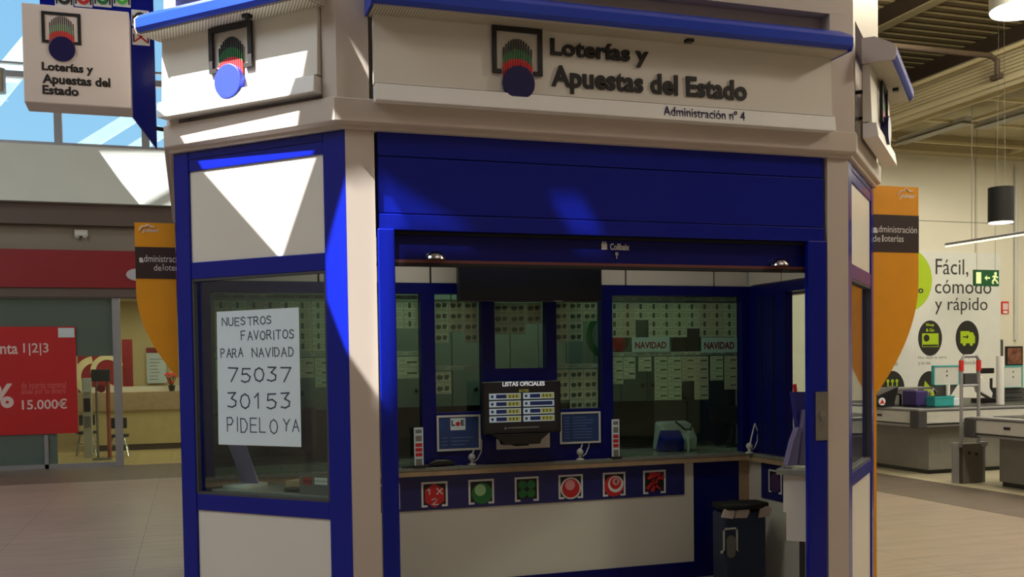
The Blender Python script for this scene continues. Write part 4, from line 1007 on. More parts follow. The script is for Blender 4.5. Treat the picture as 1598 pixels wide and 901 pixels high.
def flyer(px, lab):
    u0, v1 = uv(yplane(1.80), px[0], px[1]); u1, v0 = uv(yplane(1.80), px[2], px[3])
    o = thing('price_card_stand', ((u0 + u1) / 2, 1.80, .932), lab, 'card', 'tall price cards on the counter'); fr = yplane(1.80)
    MB().fb(fr, u0, u1, .932, v1, -.012, 0).build('card', PAPER, o)
    m = MB(); h = v1 - .932
    for k in range(3): m.fb(fr, u0 + .008, u1 - .008, .932 + h * (.28 + .12 * k), .932 + h * (.37 + .12 * k), 0, .001)
    m.build('red_print', REDK, o); m = MB()
    for a_, b_ in ((.05, .22), (.66, .8), (.86, .95)): m.fb(fr, u0 + .010, u1 - .010, .932 + h * a_, .932 + h * b_, 0, .001)
    m.build('grey_print', GREY, o); MB().fb(fr, u0 - .01, u1 + .01, .932, .945, -.04, .02).build('foot', DARK, o)
flyer((646, 668, 661, 715), 'tall narrow price card on the counter by the first navy mullion')
flyer((955, 655, 967, 708), 'tall narrow price card on the counter at the right booth pane')
o = thing('phone_handset', (.78, 1.83, .932), 'black handset lying on the counter beside the left price card', 'phone')
p = hitZ(678, 722, .945)
MB().tube([(p.x - .08, 1.80, .950), (p.x - .03, 1.80, .962), (p.x + .05, 1.80, .962), (p.x + .10, 1.80, .950)], [.016, .026, .024, .012], 10).build('handset', DARK, o, smooth=True)
MB().tube([(p.x - .08, 1.80, .945), (p.x - .16, 1.79, .940), (p.x - .22, 1.81, .940), (p.x - .27, 1.80, .940)], .008, 6).build('cord', DARK, o)
# equipment behind the right pane
o = thing('lottery_terminal', (2.8, 2.15, .932), 'blue and white lottery terminal behind the right booth pane', 'terminal')
fr = yplane(2.10); u0, v1 = uv(fr, 1036, 655); u1, v0 = uv(fr, 1086, 695)
v0 = .933
MB().prof(Fr((0, 2.1, 0), (1, 0, 0)), [(.02, v0), (.04, v0 + .10), (-.06, v0 + .21), (-.16, v0 + .23), (-.22, v0)], u0, u1).build('white_body', mat('terminal_shell', (186, 192, 190), .5), o, bevel=.02)
MB().prof(Fr((0, 2.1, 0), (1, 0, 0)), [(.045, v0), (.06, v0 + .09), (-.02, v0 + .17), (-.10, v0)], u0 - .03, u0 + (u1 - u0) * .55).build('blue_front', BLUE, o, bevel=.015)
MB().tube([fr.p(u0 + .10, v0 + .23, .0), fr.p(u0 + .15, v0 + .17, .06), fr.p(u0 + .2, v0 + .17, .06), fr.p(u0 + .25, v0 + .23, 0)], .008).build('cable', BLACK, o)
MB().fb(fr, u0 + .17, u0 + .185, v0, v0 + .18, .05, .062).build('slot', WHITE, o)
o = thing('booth_monitor', (3.0, 2.3, .932), 'black monitor on a foot behind the lower right ticket strips', 'monitor')
fr = yplane(2.3); u0, v1 = uv(fr, 1105, 636); u1, v0 = uv(fr, 1168, 655); uc = uv(fr, 1142, 660)[0]
MB().fb(fr, u0, u1, v0 - .03, v1, -.05, 0).build('screen_back', DARK, o, bevel=.01); MB().fb(fr, uc - .035, uc + .035, .94, v0 - .03, -.05, -.02).lathe((uc, 2.33, .933), [(.12, 0), (.11, .015), (.03, .02)], 20).build('stand', DARK, o)
o = thing('desk_lamp', (2.85, 2.6, .74), 'round-headed dark lamp glimpsed between the lower ticket strips', 'lamp')
p = hitY(1073, 610, 2.62); MB().lathe(p, [(.03, -.05), (.075, -.03), (.085, 0), (.075, .03), (.03, .05)], 20, axis=Vector((0, -1, .2))).build('head', RUBBER, o, smooth=True)
MB().tube([p, p + Vector((.02, .05, -.25)), (p.x + .02, 2.66, .95)], .012).lathe((p.x + .02, 2.66, .933), [(.07, 0), (.06, .015), (.012, .02)], 16).build('arm', DARK, o)
MB().box((-.7, 2.45, .86), (3.28, 2.70, .90)).build
tag(MB().box((-.72, 2.46, .905), (3.3, 2.62, .932)).box((-.72, 2.58, .0), (3.3, 2.62, .905)).build('inner_desk_extension', DARK), 'dark inner desk top behind the booth glass', 'desk')
# chair behind the left glass
o = thing('office_chair', (.0, 2.86, .0), 'dark red office chair behind the left booth pane under the notice', 'chair')
MB().box((-.22, 2.86, .95), (.18, 2.92, 1.32)).build('backrest', mat('dark_red_fabric', (70, 24, 28), .8), o, bevel=.03); MB().lathe((0, 2.86, 0), [(.2, 0), (.2, .03), (.03, .05), (.03, .5), (.2, .52), (.2, .58)], 16).build('seat_and_base', DARK, o)

# writing shelves along both chamfers
def shelf(fr, a, b_, endsgn, lab):
    c = fr.p((a + b_) / 2, 0, -.2); o = thing('writing_shelf', (c.x, c.y, .5), lab, 'shelf')
    MB().fb(fr, a, b_, .95, .985, -.42, -.075).build('shelf_top', WORKTOP, o, bevel=.004)
    e = a + .05 if endsgn > 0 else b_ - .05
    MB().fb(fr, min(e, e + .02 * endsgn), max(e, e + .02 * endsgn), .55, .95, -.37, -.08).build('end_panel', CREAM, o)
    MB().fb(fr, a + .06, b_ - .06, .72, .95, -.39, -.37).build('apron', CREAM, o)
    for u in (a + .09, b_ - .09): MB().fb(fr, u - .015, u + .015, 0, .95, -.30, -.27).build('leg', DARK, o)
    return o
shelf(LEFT, -.98, -.13, 1, 'grey writing shelf behind the left window under the handwritten notice')
shelf(RIGHT, .02, .98, 1, 'grey shelf with white end panel beside the right guide rail')
def leaflets(fr, u, w, lab, cols, zt=.985):
    p = fr.p(u, zt, w); o = thing('leaflet_holder', p, lab, 'leaflet holder')
    for k, m_ in enumerate(cols):
        q = MB(); dx = k * .028
        P = [(w - .02 + dx * .6, zt + .004), (w + .10 + dx * .6, zt + .26 + k * .02), (w + .106 + dx * .6, zt + .258 + k * .02), (w - .014 + dx * .6, zt + .004)]
        q.prof(fr, P, u - .06 + k * .012, u + .06 + k * .012); q.build('leaflet', m_, o)
    MB().fb(fr, u - .07, u + .09, zt, zt + .015, w - .05, w + .13).build('base', LGREY, o)
LV = mat('lavender_leaflet', (120, 112, 150), .5)
leaflets(LEFT, -.90, -.28, 'leaflets leaning in a clear holder in the lower left window corner', [LV, WHITE, LV])
o = thing('leaflet_holder', RIGHT.p(.1, .985, -.25), 'stand of blue and mauve leaflets on the right shelf', 'leaflet holder')
def pxpoly(Y, pts, th, name, m_):
    fr = yplane(Y); MB().poly(fr, [uv(fr, *p) for p in pts], -th, 0).build(name, m_, o)
pr_ = RIGHT.p(.10, 0, -.30); Ys = pr_.y
pxpoly(Ys, [(1229, 727), (1238, 690), (1246, 668), (1252, 668), (1244, 727)], .05, 'leaflet', LV)
pxpoly(Ys + .06, [(1238, 612), (1260, 612), (1260, 700), (1250, 700)], .04, 'leaflet', mat('blue_leaflet', (44, 44, 130), .5))
pxpoly(Ys + .02, [(1247, 727), (1256, 640), (1262, 640), (1262, 727)], .04, 'leaflet', LV)
tag(MB().tube([hitY(1241, 612, Ys + .05), hitY(1240, 600, Ys + .05)], .012).build('red_figurine', REDK), 'small red figure on top of the blue leaflets at the right shelf', 'figurine')

# handwritten notice on the left window
o = thing('handwritten_notice', LEFT.p(-.58, 1.235, 0), 'white handwritten notice taped inside the left window listing favourite numbers', 'notice')
NW = -.024
P4 = [uv(LEFT, *p, NW) for p in ((338, 487), (466, 480), (470, 698), (341, 694))]
MB().poly(LEFT, P4, NW - .002, NW).build('sheet', PAPER, o)
for body, a, c, th in (('NUESTROS', (347, 509), (424, 493), .0024), ('FAVORITOS', (377, 531), (459, 514), .0024), ('PARA', (345, 558), (379, 543), .0024), ('NAVIDAD', (394, 557), (458, 541), .0024), ('75037', (356, 596), (455, 572), .0034), ('30153', (356, 637), (455, 613), .0034), ('PIDELO', (355, 674), (432, 652), .0026), ('YA', (443, 673), (466, 654), .0026)):
    u0, v0 = uv(LEFT, *a, NW); u1, v1 = uv(LEFT, c[0], c[1], NW); ub = uv(LEFT, c[0], a[1], NW)
    h = MB(); hand(h, body, LEFT, u0, u1, v0, v0 + (v1 - v0) * .92, NW, th * 1.15); h.build('handwritten_word', PENCIL, o)
# card on the shelf
o = thing('counter_card', LEFT.p(-.2, .985, -.1), 'grey card with red square emblem in the lower right corner of the left window', 'card')
CW = -.085; u0, v1 = uv(LEFT, 467, 742, CW); u1 = uv(LEFT, 516, 742, CW)[0]
MB().fb(LEFT, u0, u1, .986, v1, CW - .004, CW).build('card', mat('grey_card', (92, 94, 92), .6), o)
q = [uv(LEFT, *p, CW) for p in ((472, 745), (487, 757))]
rq = MB().fb(LEFT, q[0][0], q[1][0], q[1][1], q[0][1], CW, CW + .001).build('red_emblem', BANKRED, o)
m = MB()
for k in range(3): m.fb(LEFT, q[0][0] + .008 + k * .018, q[0][0] + .018 + k * .018, q[1][1] + .014, q[0][1] - .014, CW + .001, CW + .0015)
m.build('emblem_glyphs', DARK, rq)
m = MB()
for k, yy in enumerate((748, 754)):
    ua, va = uv(LEFT, 491, yy, CW); ub, _ = uv(LEFT, 511, yy, CW); m.fb(LEFT, ua, ub, va - .008, va + .008, CW, CW + .001)
m.build('print_lines', LGREY, o)
o = thing('document_tray', LEFT.p(-.4, .985, -.3), 'dark flat tray with papers on the left writing shelf', 'tray')
MB().fb(LEFT, -.52, -.25, .985, 1.005, -.30, -.12).build('tray', DARK, o, bevel=.004); MB().fb(LEFT, -.56, -.28, 1.006, 1.035, -.40, -.18).build('papers', WOOD, o)

# waste bin
o = thing('waste_bin', (2.98, 1.48, 0), 'navy waste bin with black lid and lottery emblem inside the kiosk', 'bin')
FBN = yplane(1.34)
MB().box((2.825, 1.34, 0), (3.165, 1.52, .56)).build('body', mat('bin_navy', (40, 52, 78), .5), o, bevel=.02)
MB().plan([(2.80, 1.33), (2.92, 1.305), (3.1, 1.31), (3.19, 1.345), (3.185, 1.50), (3.0, 1.55), (2.83, 1.53)], .575, .615).build('lid_bag', BLACK, o, bevel=.012)
for k, (a, wd_) in enumerate(((2.795, .11), (2.90, .12), (3.09, .11))):
    MB().poly(yplane(1.325), [(a, .53 - .01 * k), (a + wd_ * .8, .515), (a + wd_, .56), (a + wd_ * .9, .585), (a + .02, .59)], -.012, 0).build('bag_fold', PINKBAG if 'PINKBAG' in globals() else mat('bag_fold', (208, 190, 180), .8), o)
u0, v1 = uv(FBN, 1128, 825); u1, v0 = uv(FBN, 1151, 862); t = .012
m = MB().fb(FBN, u0, u1, v1 - t, v1, 0, .006).fb(FBN, u0, u0 + t, v0, v1, 0, .006).fb(FBN, u1 - t, u1, v0, v1, 0, .006).fb(FBN, u0 - .02, u0 + t, v0, v0 + t * 1.6, 0, .006).fb(FBN, u1 - t, u1 + .006, v0, v0 + t, 0, .006)
m.build('emblem_bracket', LGREY, o)
uc = (u0 + u1) / 2 + .004; rr = .035; va, vb = uv(FBN, 1140, 836)[1], uv(FBN, 1140, 871)[1]
MB().poly(FBN, [(uc + rr * cos(a * pi / 12), va - rr + rr * sin(a * pi / 12)) for a in range(13)] + [(uc + rr * cos(pi + a * pi / 12), vb + rr + rr * sin(pi + a * pi / 12)) for a in range(13)], .0, .008).build('emblem_oval', STEEL, o)
# ================================================================== the market on the right
def checkout(xe, yc, ylen, lab, ysgn):
    """conveyor checkout whose end face looks towards the mall (-X); corner with a rubber bumper at (xe, yc)"""
    o = thing('checkout_counter', (xe + 1.2, yc - ysgn * ylen / 2, 0), lab, 'checkout')
    return o
def lane(name_lab, xe, y0, y1, xlen, recess, zt, bumper_y, chips):
    o = thing('checkout_counter', (xe + xlen / 2, (y0 + y1) / 2, 0), name_lab, 'checkout')
    MB().box((xe, y0, zt - .20), (xe + xlen, y1, zt - .03)).build('edge_band', LGREY, o, bevel=.008)
    MB().box((xe - .008, y0 - .008, zt - .215), (xe + xlen, y1 + .008, zt - .198)).box((xe - .006, y0 - .006, zt - .032), (xe + xlen, y1 + .006, zt - .026)).build('band_trim', DARK, o)
    MB().box((xe + .005, y0 + .005, zt - .245), (xe + xlen, y1 - .005, zt - .212)).build('lower_rail', SILVER, o)
    MB().box((xe + .01, y0 + .01, zt - .03), (xe + xlen, y1 - .01, zt)).build('top_surface', SILVER, o, bevel=.006)
    MB().box((xe + .25, y0 + .15, zt), (xe + xlen - .1, y1 - .15, zt + .006)).build('conveyor_belt', DARK, o)
    MB().box((xe + recess, y0 + recess * .6, .06), (xe + xlen, y1 - .2, zt - .24)).build('base_cabinet', GREY, o)
    MB().box((xe + recess + .03, y0 + recess * .6 + .03, 0), (xe + xlen, y1 - .22, .06)).build('plinth', DARK, o)
    for yb in bumper_y: MB().box((xe - .03, yb - .09, zt - .26), (xe + .12, yb + .09, zt - .01)).build('corner_bumper', RUBBER, o, bevel=.02)
    for yb in chips: MB().box((xe - .004, yb - .05, zt - .13), (xe, yb + .05, zt - .095)).build('maker_plate', DARK, o)
    return o
lane('grey checkout counter nearest the orange board, with rubber corner bumper', 8.62, 6.2, 9.0 - .15, 3.2, .34, .92, (6.26,), (7.0,))
lane('grey checkout counter at the right edge of the photo with rubber bumper', 8.56, 2.6, 5.24, 3.2, .30, .87, (5.2,), (4.62,))
# EAS gate
YE = 5.42
o = thing('security_gate', (8.65, YE, 0), 'tall grey anti-theft gate with red corners between the two checkouts', 'security gate')
fe = yplane(YE)
uL, uR = uv(fe, 1502, 620)[0], uv(fe, 1529, 620)[0]; zt = uv(fe, 1515, 556)[1]; zb = uv(fe, 1515, 692)[1]
m = MB().tube([fe.p(uL, zb - .02, -.02), fe.p(uL, zt - .05, -.02), fe.p(uL + .04, zt, -.02), fe.p(uR - .04, zt, -.02), fe.p(uR, zt - .05, -.02), fe.p(uR, zb - .02, -.02)], .022, 10)
for y_ in (602, 655): v = uv(fe, 1515, y_)[1]; m.tube([fe.p(uL, v, -.02), fe.p(uR, v, -.02)], .016)
m.build('antenna_loop', SILVER, o, smooth=True)
for u in (uL, uR): MB().tube([fe.p(u, zt - .19, -.02), fe.p(u, zt - .055, -.02)], .03, 12).build('red_cap', RED, o)
MB().fb(fe, uL - .01, uR + .01, 0, zb, -.10, .03).build('base_cabinet', GREYDARK if 'GREYDARK' in globals() else mat('dark_grey_steel', (98, 92, 82), .5), o, bevel=.01)
MB().fb(fe, uL - .09, uL - .05, 0, zb - .04, -.09, .0).fb(fe, uL - .12, uL - .01, zb - .05, zb + .01, -.08, .01).build('guard_post', SILVER, o)
MB().fb(fe, uR + .05, uR + .09, 0, zb - .04, -.09, .0).fb(fe, uR + .01, uR + .12, zb - .05, zb + .01, -.08, .01).build('guard_post', SILVER, o)
m = MB(); m.disc(fe, uL + .08, zb - .12, .02, .03, .034, 12).disc(fe, uR - .08, zb - .14, .02, .03, .034, 12); m.build('screws', DARK, o)

# equipment on the first checkout
Y1 = 6.95
def on(px, py, Y): return uv(yplane(Y), px, py)
def pxbox(Y, a, c, d, name, m_, parent, bev=0.0):
    fr = yplane(Y); u0, v1 = uv(fr, *a); u1, v0 = uv(fr, *c)
    return MB().fb(fr, u0, u1, v0, v1, -d, 0).build(name, m_, parent, bevel=bev)
ZT = .926
def screen_panel(Y, a, c, lab, pole=True):
    fr = yplane(Y); u0, v1 = uv(fr, *a); u1, v0 = uv(fr, *c)
    o = thing('teal_edged_screen', ((u0 + u1) / 2, Y, ZT), lab, 'screen')
    MB().fb(fr, u0, u1, v0, v1, -.03, 0).build('panel', LGREY, o)
    t = .02; MB().fb(fr, u0 - t, u1 + t, v1, v1 + t, -.05, .01).fb(fr, u1, u1 + t, v0, v1, -.05, .01).fb(fr, u0 - t, u0, v0, v1, -.05, .0).fb(fr, u0, u1, v0 - .008, v0, -.04, .005).build('teal_edge', TEAL, o)
    m = MB(); uc = (u0 + u1) / 2
    for vv in (.75, .5): m.disc(fr, uc, v0 + (v1 - v0) * vv, .012, 0, .004, 10)
    m.build('bolts', DARK, o)
    if pole:
        MB().tube([fr.p(uc, ZT, .02), fr.p(uc, v0, .02)], .03).build('pole', WHITE, o)
        MB().add([fr.p(u0, v0, -.01), fr.p(u1, v0, -.01), fr.p(u1 - .05, v0 - .22, -.15), fr.p(u0 + .13, v0 - .22, -.15), fr.p(u0, v0, -.02), fr.p(u1, v0, -.02), fr.p(u1 - .05, v0 - .22, -.16), fr.p(u0 + .13, v0 - .22, -.16)], [(0, 1, 2, 3), (7, 6, 5, 4), (0, 4, 5, 1), (1, 5, 6, 2), (2, 6, 7, 3), (3, 7, 4, 0)]).build('grey_tray', GREY, o)
    return o
screen_panel(6.9, (1459, 573), (1496, 600), 'grey screen with teal edge on a white pole over the first checkout')
screen_panel(7.6, (1568, 573), (1594, 604), 'grey screen with teal edge at the right edge of the photo', False)
o = thing('tray_stand', (11.2, 7.7, ZT), 'grey stacked trays under the right teal-edged screen', 'trays')
for k in range(3): pxbox(7.65, (1568, 606 + k * 8), (1599, 612 + k * 8), .3, 'tray', RUBBER, o)
u0, v1 = uv(yplane(7.7), 1567, 606); MB().fb(yplane(7.7), u0, u0 + .4, ZT, v1, -.25, 0).build('frame', GREY, o)
o = thing('teal_box', (9.6, 7.05, ZT), 'teal plastic box on the first checkout counter', 'box')
fr = yplane(6.58); u0, v1 = uv(fr, 1459, 619); u1 = uv(fr, 1489, 640)[0]
MB().fb(fr, u0, u1, ZT, v1, -.2, 0).build('body', TEAL, o, bevel=.01); MB().fb(fr, u0 - .005, u1 + .005, v1 - .03, v1, -.205, .005).build('lid', TEAL, o)
o = thing('white_box', (9.9, 6.8, ZT), 'small white box beside the teal box on the checkout', 'box')
u0, v1 = uv(fr, 1490, 622); u1 = uv(fr, 1500, 640)[0]; MB().fb(fr, u0, u1, ZT, v1, -.2, -.02).build('body', PAPER, o, bevel=.01)
o = thing('purple_bag_bin', (9.1, 6.9, ZT), 'purple fabric bin on the first checkout counter', 'bin')
fr = yplane(6.75); u0, v1 = uv(fr, 1430, 610); u1 = uv(fr, 1449, 640)[0]
MB().fb(fr, u0, u1, ZT, v1, -.3, 0).build('body', PURPLE, o, bevel=.02); MB().tube([fr.p(u1 - .02, ZT, .02), fr.p(u1 + .01, v1 - .03, .02), fr.p(u1 + .07, v1 + .01, .02), fr.p(u1 + .12, v1 - .04, .02)], .02).build('handle', STEEL, o)
o = thing('cash_desk_unit', (8.85, 6.9, ZT), 'grey cash desk unit with black scanner arm on the first checkout', 'cash desk')
fr = yplane(7.2); u0, v1 = uv(fr, 1398, 609); u1 = uv(fr, 1430, 640)[0]; MB().fb(fr, u0 + .12, u1 - .01, ZT, v1, -.3, 0).build('body', LGREY, o, bevel=.01)
MB().fb(fr, u0 - .1, u1 + .35, v1, v1 + .03, -.32, .01).build('top_rail', SILVER, o)
MB().tube([fr.p(u0 + .04, ZT, .05), fr.p(u0 + .04, ZT + .16, .05), fr.p(u0 - .10, ZT + .18, .05)], .02).build('scanner_arm', BLACK, o)
o = thing('checkout_terminal', (8.75, 7.1, ZT), 'black card terminal with a white and red label beside the orange board', 'terminal')
fr = yplane(6.9); u0, v1 = uv(fr, 1366, 617); u1 = uv(fr, 1394, 634)[0]
MB().poly(fr, [(u0, ZT), (u1 + .02, ZT), (u1 + .04, ZT + .10), (u1 + .10, v1 + .12), (u1 + .03, v1 + .10), (u0 + .05, v1)], -.2, 0).build('body', DARK, o, bevel=.01)
u, v = uv(fr, 1376, 627); MB().disc(fr, u, v, .055, 0, .01).build('label', PAPER, o); MB().poly(fr, [(u - .04, v - .03), (u + .04, v - .03), (u, v + .035)], .01, .014).build('red_mark', RED, o)
o = thing('till', (9.9, 6.7, ZT), 'dark till with receipt printer behind the security gate', 'till')
fr = yplane(7.2); 
u0, v1 = uv(fr, 1527, 575); u1, v0 = uv(fr, 1552, 583); MB().fb(fr, u0, u1, v0, v1, -.05, 0).build('monitor', DARK, o, bevel=.01)
u0, v1 = uv(fr, 1506, 583); u1, v0 = uv(fr, 1530, 602); MB().fb(fr, u0, u1, v0, v1, -.1, 0).build('screen', RUBBER, o, bevel=.01)
u0, v1 = uv(fr, 1524, 590); u1, v0 = uv(fr, 1548, 622); MB().poly(fr, [(u0, v1), (u0 + .10, v1 + .02), (u1, v0 + .08), (u1 - .02, v0), (u0 + .06, v0 + .1)], -.1, .02).build('printer', WHITE, o, bevel=.01)
u0, v1 = uv(fr, 1530, 622); u1, v0 = uv(fr, 1557, 636); MB().fb(fr, u0, u1, ZT, v1, -.2, .02).build('keyboard', DARK, o, bevel=.01)
u = uv(fr, 1549, 600)[0]; MB().tube([fr.p(u, ZT, -.03), fr.p(u, v1 + .3, -.03)], .02).build('pole', DARK, o)
tag(MB().tube([hitY(1561, 634, 6.6), hitY(1561, 556, 6.6)], .055, 14).build('white_pole', WHITE), 'plain white pole standing on the checkout right of the gate', 'pole')

# wall poster
o = thing('wall_poster', MW.p(12, .9, 0), 'large white market wall poster reading Fácil, cómodo y rápido', 'poster')
u0 = 9.6; u1, v1 = uv(MW, 1560, 396)
MB().fb(MW, u0, u1, .75, v1, 0, .02).build('sheet', MPOSTER, o)
W0 = .02
PT = mat('poster_text_grey', (58, 58, 56), .6)
text_px('Fácil,', MW, (1460, 404), (1511, 433), W0, PT, o)
text_px('cómodo', MW, (1459, 436), (1547, 459), W0, PT, o)
text_px('y rápido', MW, (1459, 464), (1541, 491), W0, PT, o)
u, v = uv(MW, 1412, 437); ur = uv(MW, 1453, 437)[0]
MB().disc(MW, u, v, ur - u, W0, W0 + .004, 40).build('lime_disc', LIME, o)
text_px('lo', MW, (1430, 447), (1441, 458), W0 + .004, PT, o, bold=.03)
def disc_icon(px, py, kind):
    u, v = uv(MW, px, py); d = MB().disc(MW, u, v, .245, W0, W0 + .006, 36, rv=.30).build('icon_disc', CHARCOAL, o)
    w = W0 + .006; m = MB()
    if kind == 'card':
        m.fb(MW, u - .17, u + .17, v - .15, v + .08, w, w + .003); m.build('card_symbol', LIME, d)
        q = MB().disc(MW, u - .08, v - .0, .06, w + .003, w + .005, 14).fb(MW, u - .16, u + .16, v - .14, v - .11, w + .003, w + .005); q.build('card_marks', CHARCOAL, d)
        text_mb('Shop', MW, u - .09, u + .08, v + .19, v + .25, w, .002, bold=.03).build('lettering', LIME, d); text_mb('& Go', MW, u - .09, u + .08, v + .11, v + .165, w, .002, bold=.03).build('lettering', LIME, d)
    elif kind == 'van':
        m.fb(MW, u - .15, u + .04, v - .09, v + .12, w, w + .003).poly(MW, [(u + .04, v - .09), (u + .16, v - .09), (u + .16, v + .02), (u + .11, v + .10), (u + .04, v + .10)], w, w + .003).disc(MW, u - .07, v - .10, .035, w, w + .004, 12).disc(MW, u + .08, v - .10, .035, w, w + .004, 12)
        m.build('van_symbol', LIME, d); MB().fb(MW, u - .10, u - .02, v + .01, v + .03, w + .003, w + .005).poly(MW, [(u - .02, v - .02), (u + .02, v + .02), (u - .02, v + .06)], w + .003, w + .005).build('arrow', CHARCOAL, d)
    elif kind == 'pins':
        for k in (-1, 0, 1): m.fb(MW, u + k * .09 - .012, u + k * .09 + .012, v - .12, v + .10, w, w + .003).disc(MW, u + k * .09, v + .13, .03, w, w + .003, 10)
        m.build('pin_symbols', LIME, d)
    else:
        m.poly(MW, [(u - .14, v - .12), (u + .17, v - .12), (u - .10, v + .14)], w, w + .003).build('wedge_symbol', LIME, d)
disc_icon(1390, 527, 'wedge'); disc_icon(1450, 528, 'card'); disc_icon(1508, 528, 'van'); disc_icon(1391, 607, 'pins'); disc_icon(1449, 607, 'wedge')
for body, a, c in (('Nos dejas tu carro', (1433, 556), (1477, 561)), ('y te vas', (1433, 565), (1452, 571)), ('compra', (1374, 556), (1397, 562)), ('online 24h', (1374, 565), (1401, 571)), ('compra', (1503, 555), (1518, 561)), ('a domicilio', (1500, 563), (1524, 569))):
    text_px(body, MW, a, c, W0, GREY, o, name='caption')
# signs on the wall
def wall_sign(a, c, m_, name, lab, cat='sign', d=.02):
    u0, v1 = uv(MW, *a); u1, v0 = uv(MW, *c); q = thing(name, MW.p((u0 + u1) / 2, v0, 0), lab, cat)
    MB().fb(MW, u0, u1, v0, v1, .0, d).build('plate', m_, q); return q, u0, u1, v0, v1
YX = 8.2; EX = yplane(YX)
u0, v1 = uv(EX, 1521, 421); u1, v0 = uv(EX, 1559, 447)
o = thing('exit_sign', EX.p((u0 + u1) / 2, v0, 0), 'green emergency exit sign with arrow and running figure', 'sign')
MB().fb(EX, u0, u1, v0, v1, -.04, 0).build('plate', mat('exit_green', (24, 76, 44), .5, emit=.15), o)
SG = mat('exit_pale', (220, 236, 170), .5, emit=.3); W = u1 - u0; H = v1 - v0; uc = u0 + W * .55; vc = (v0 + v1) / 2
MB().fb(EX, u0 + W * .06, u0 + W * .26, v0 + H * .15, v0 + H * .85, 0, .004).build('door_symbol', SG, o)
MB().fb(EX, u0 + W * .46, u0 + W * .62, vc - H * .05, vc + H * .05, 0, .004).poly(EX, [(u0 + W * .40, vc), (u0 + W * .50, vc - H * .16), (u0 + W * .50, vc + H * .16)], 0, .004).build('arrow', SG, o)
m = MB(); cx, cy = u0 + W * .82, vc
m.disc(EX, cx + W * .03, cy + H * .28, H * .10, 0, .004, 12)
for a, c in (((.02, .16), (-.02, -.08)), ((-.02, -.08), (-.10, -.22)), ((-.10, -.22), (-.07, -.36)), ((-.02, -.08), (.07, -.18)), ((.07, -.18), (.12, -.34)), ((.02, .14), (-.10, .06)), ((.02, .14), (.11, .02))):
    m.tube([EX.p(cx + a[0] * W, cy + a[1] * H, .003), EX.p(cx + c[0] * W, cy + c[1] * H, .003)], .016, 6)
m.build('running_figure', SG, o)
for u in (u0 + .06, u1 - .06): MB().tube([EX.p(u, v1, -.02), EX.p(u, 5.30, -.02)], .004, 5).build('hanger', GREY, o)
q, u0, u1, v0, v1 = wall_sign((1562, 471), (1573, 490), RED, 'fire_sign', 'small red fire equipment sign right of the wall poster')
MB().fb(MW, u0 + .02, u1 - .02, v0 + .07, v1 - .03, .02, .023).build('symbol', PALETEXT, q); MB().fb(MW, u0 + .03, u1 - .03, v0 + .01, v0 + .05, .02, .023).build('caption_bar', WHITE, q)
q, u0, u1, v0, v1 = wall_sign((1568, 541), (1594, 571), DARK, 'framed_photo', 'dark framed colourful picture on the market wall at the right edge', 'picture', .03)
ph = mat('mixed_photo_print', (128, 84, 66), .5, var=.7, scale=7); MB().fb(MW, u0 + .03, u1 - .03, v0 + .03, v1 - .03, .03, .034).build('photo', ph, q)
q, u0, u1, v0, v1 = wall_sign((1561, 530), (1564, 560), GREY, 'wall_strip', 'thin grey upright strip on the wall left of the framed picture', 'strip')
m = MB(); m.fb(MW, u0 + .005, u1 - .005, v0 + .02, v1 - .02, .02, .022); m.build('inset', RUBBER, q)
# pendants, track light
YP = 5.0; p0 = hitY(1562, 347, YP); rad = (hitY(1577, 320, YP) - hitY(1547, 320, YP)).length / 2; ztop = hitY(1562, 293, YP).z
o = thing('pendant_lamp', p0, 'black cylinder pendant lamp hanging by wires above the poster', 'lamp')
MB().lathe(p0, [(rad, 0), (rad, ztop - p0.z), (rad * .3, ztop - p0.z + .01)], 28).build('shade', BLACK, o, smooth=True)
MB().lathe(p0 + Vector((0, 0, -.012)), [(rad * .92, 0), (rad * .95, .015)], 28).build('diffuser', lampmat('pendant_glow', (255, 250, 230), 2.5), o)
for k in range(2):
    a = k * pi + .4; MB().tube([Vector((p0.x + cos(a) * rad * .8, p0.y + sin(a) * rad * .8, ztop)), Vector((p0.x + cos(a) * rad * .3, p0.y + sin(a) * rad * .3, 7.22))], .0022, 5).build('wire', GREY, o)
p1 = hitY(1597, 18, 3.2); d = ray(1597, 14)
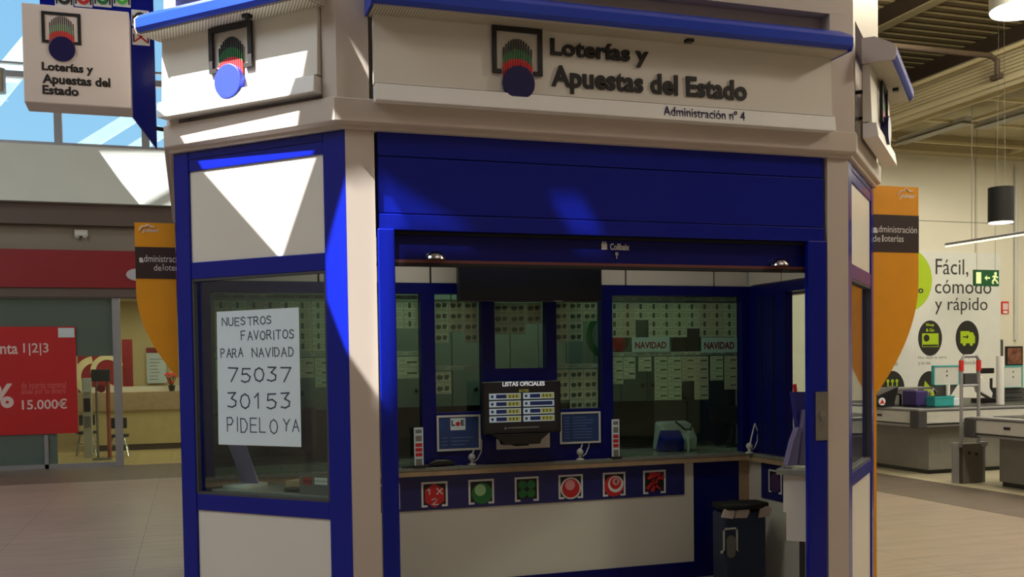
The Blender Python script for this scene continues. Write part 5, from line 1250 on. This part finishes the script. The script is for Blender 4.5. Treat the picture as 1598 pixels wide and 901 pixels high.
YQ = 4.2; p1 = CPOS + d * ((YQ - CPOS.y) / d.y); r1 = (hitY(1597, 14, YQ) - hitY(1558, 14, YQ)).length
o = thing('dome_pendant', p1, 'big bright pendant lamp cut by the top right corner of the photo', 'lamp')
MB().lathe(p1, [(r1, 0), (r1, .22), (r1 * .9, .30), (r1 * .3, .42), (.02, .44)], 32).build('shade', LGREY, o, smooth=True)
MB().lathe(p1 + Vector((0, 0, -.02)), [(r1 * .97, 0), (r1 * .97, .02)], 32).build('diffuser', lampmat('dome_glow', (255, 252, 240), 4.0), o)
MB().tube([p1 + Vector((0, 0, .44)), Vector((p1.x, p1.y, 7.22))], .006, 6).build('cable', GREY, o)
o = thing('track_light', hitY(1540, 372, 5.5), 'long slim linear light hanging in front of the market wall', 'lamp')
a, c = hitZ(1476, 381, 3.15), hitZ(1640, 352, 3.15)
a = Vector((8.9, 6.1, 3.12)); 
a = CPOS + ray(1476, 381) * 1; 
def depthpt(px, py, Xv): return hitX(px, py, Xv)
a, c = hitX(1476, 382, 9.4), hitX(1598, 363, 9.4)
dv = (c - a); c = a + dv * 1.6; c.z = a.z + dv.z * 1.6
MB().tube([a, c], .022, 8).build('housing', SILVER, o)
MB().tube([a + Vector((0, 0, -.022)), c + Vector((0, 0, -.022))], .016, 8).build('diffuser', lampmat('track_glow', (255, 250, 215), 1.3), o)
for t in (.22, .85): q = a + (c - a) * t; MB().tube([q, Vector((q.x, q.y, 5.30))], .004, 5).build('wire', GREY, o)
# bent pipe over the cladding
o = thing('bent_pipe', (9.0, 5.5, 5.3), 'bent grey pipe hooking over the top of the cream cladding', 'pipe')
pa = hitX(1450, 78, 9.0); pb = hitX(1545, 87, 8.98); pc = hitX(1556, 95, 8.98); pd = hitX(1556, 117, 9.02)
MB().tube([Vector((6.5, pb.y + .05, pb.z + .02)), pb, pc, pd], .035, 8).build('pipe', STEELBEAM, o, smooth=True)
MB().fb(Fr((9.04, 0, 0), (0, -1, 0)), -pd.y - .08, -pd.y + .08, pd.z - .06, pd.z, 0, .06).build('clamp', STEELBEAM, o)
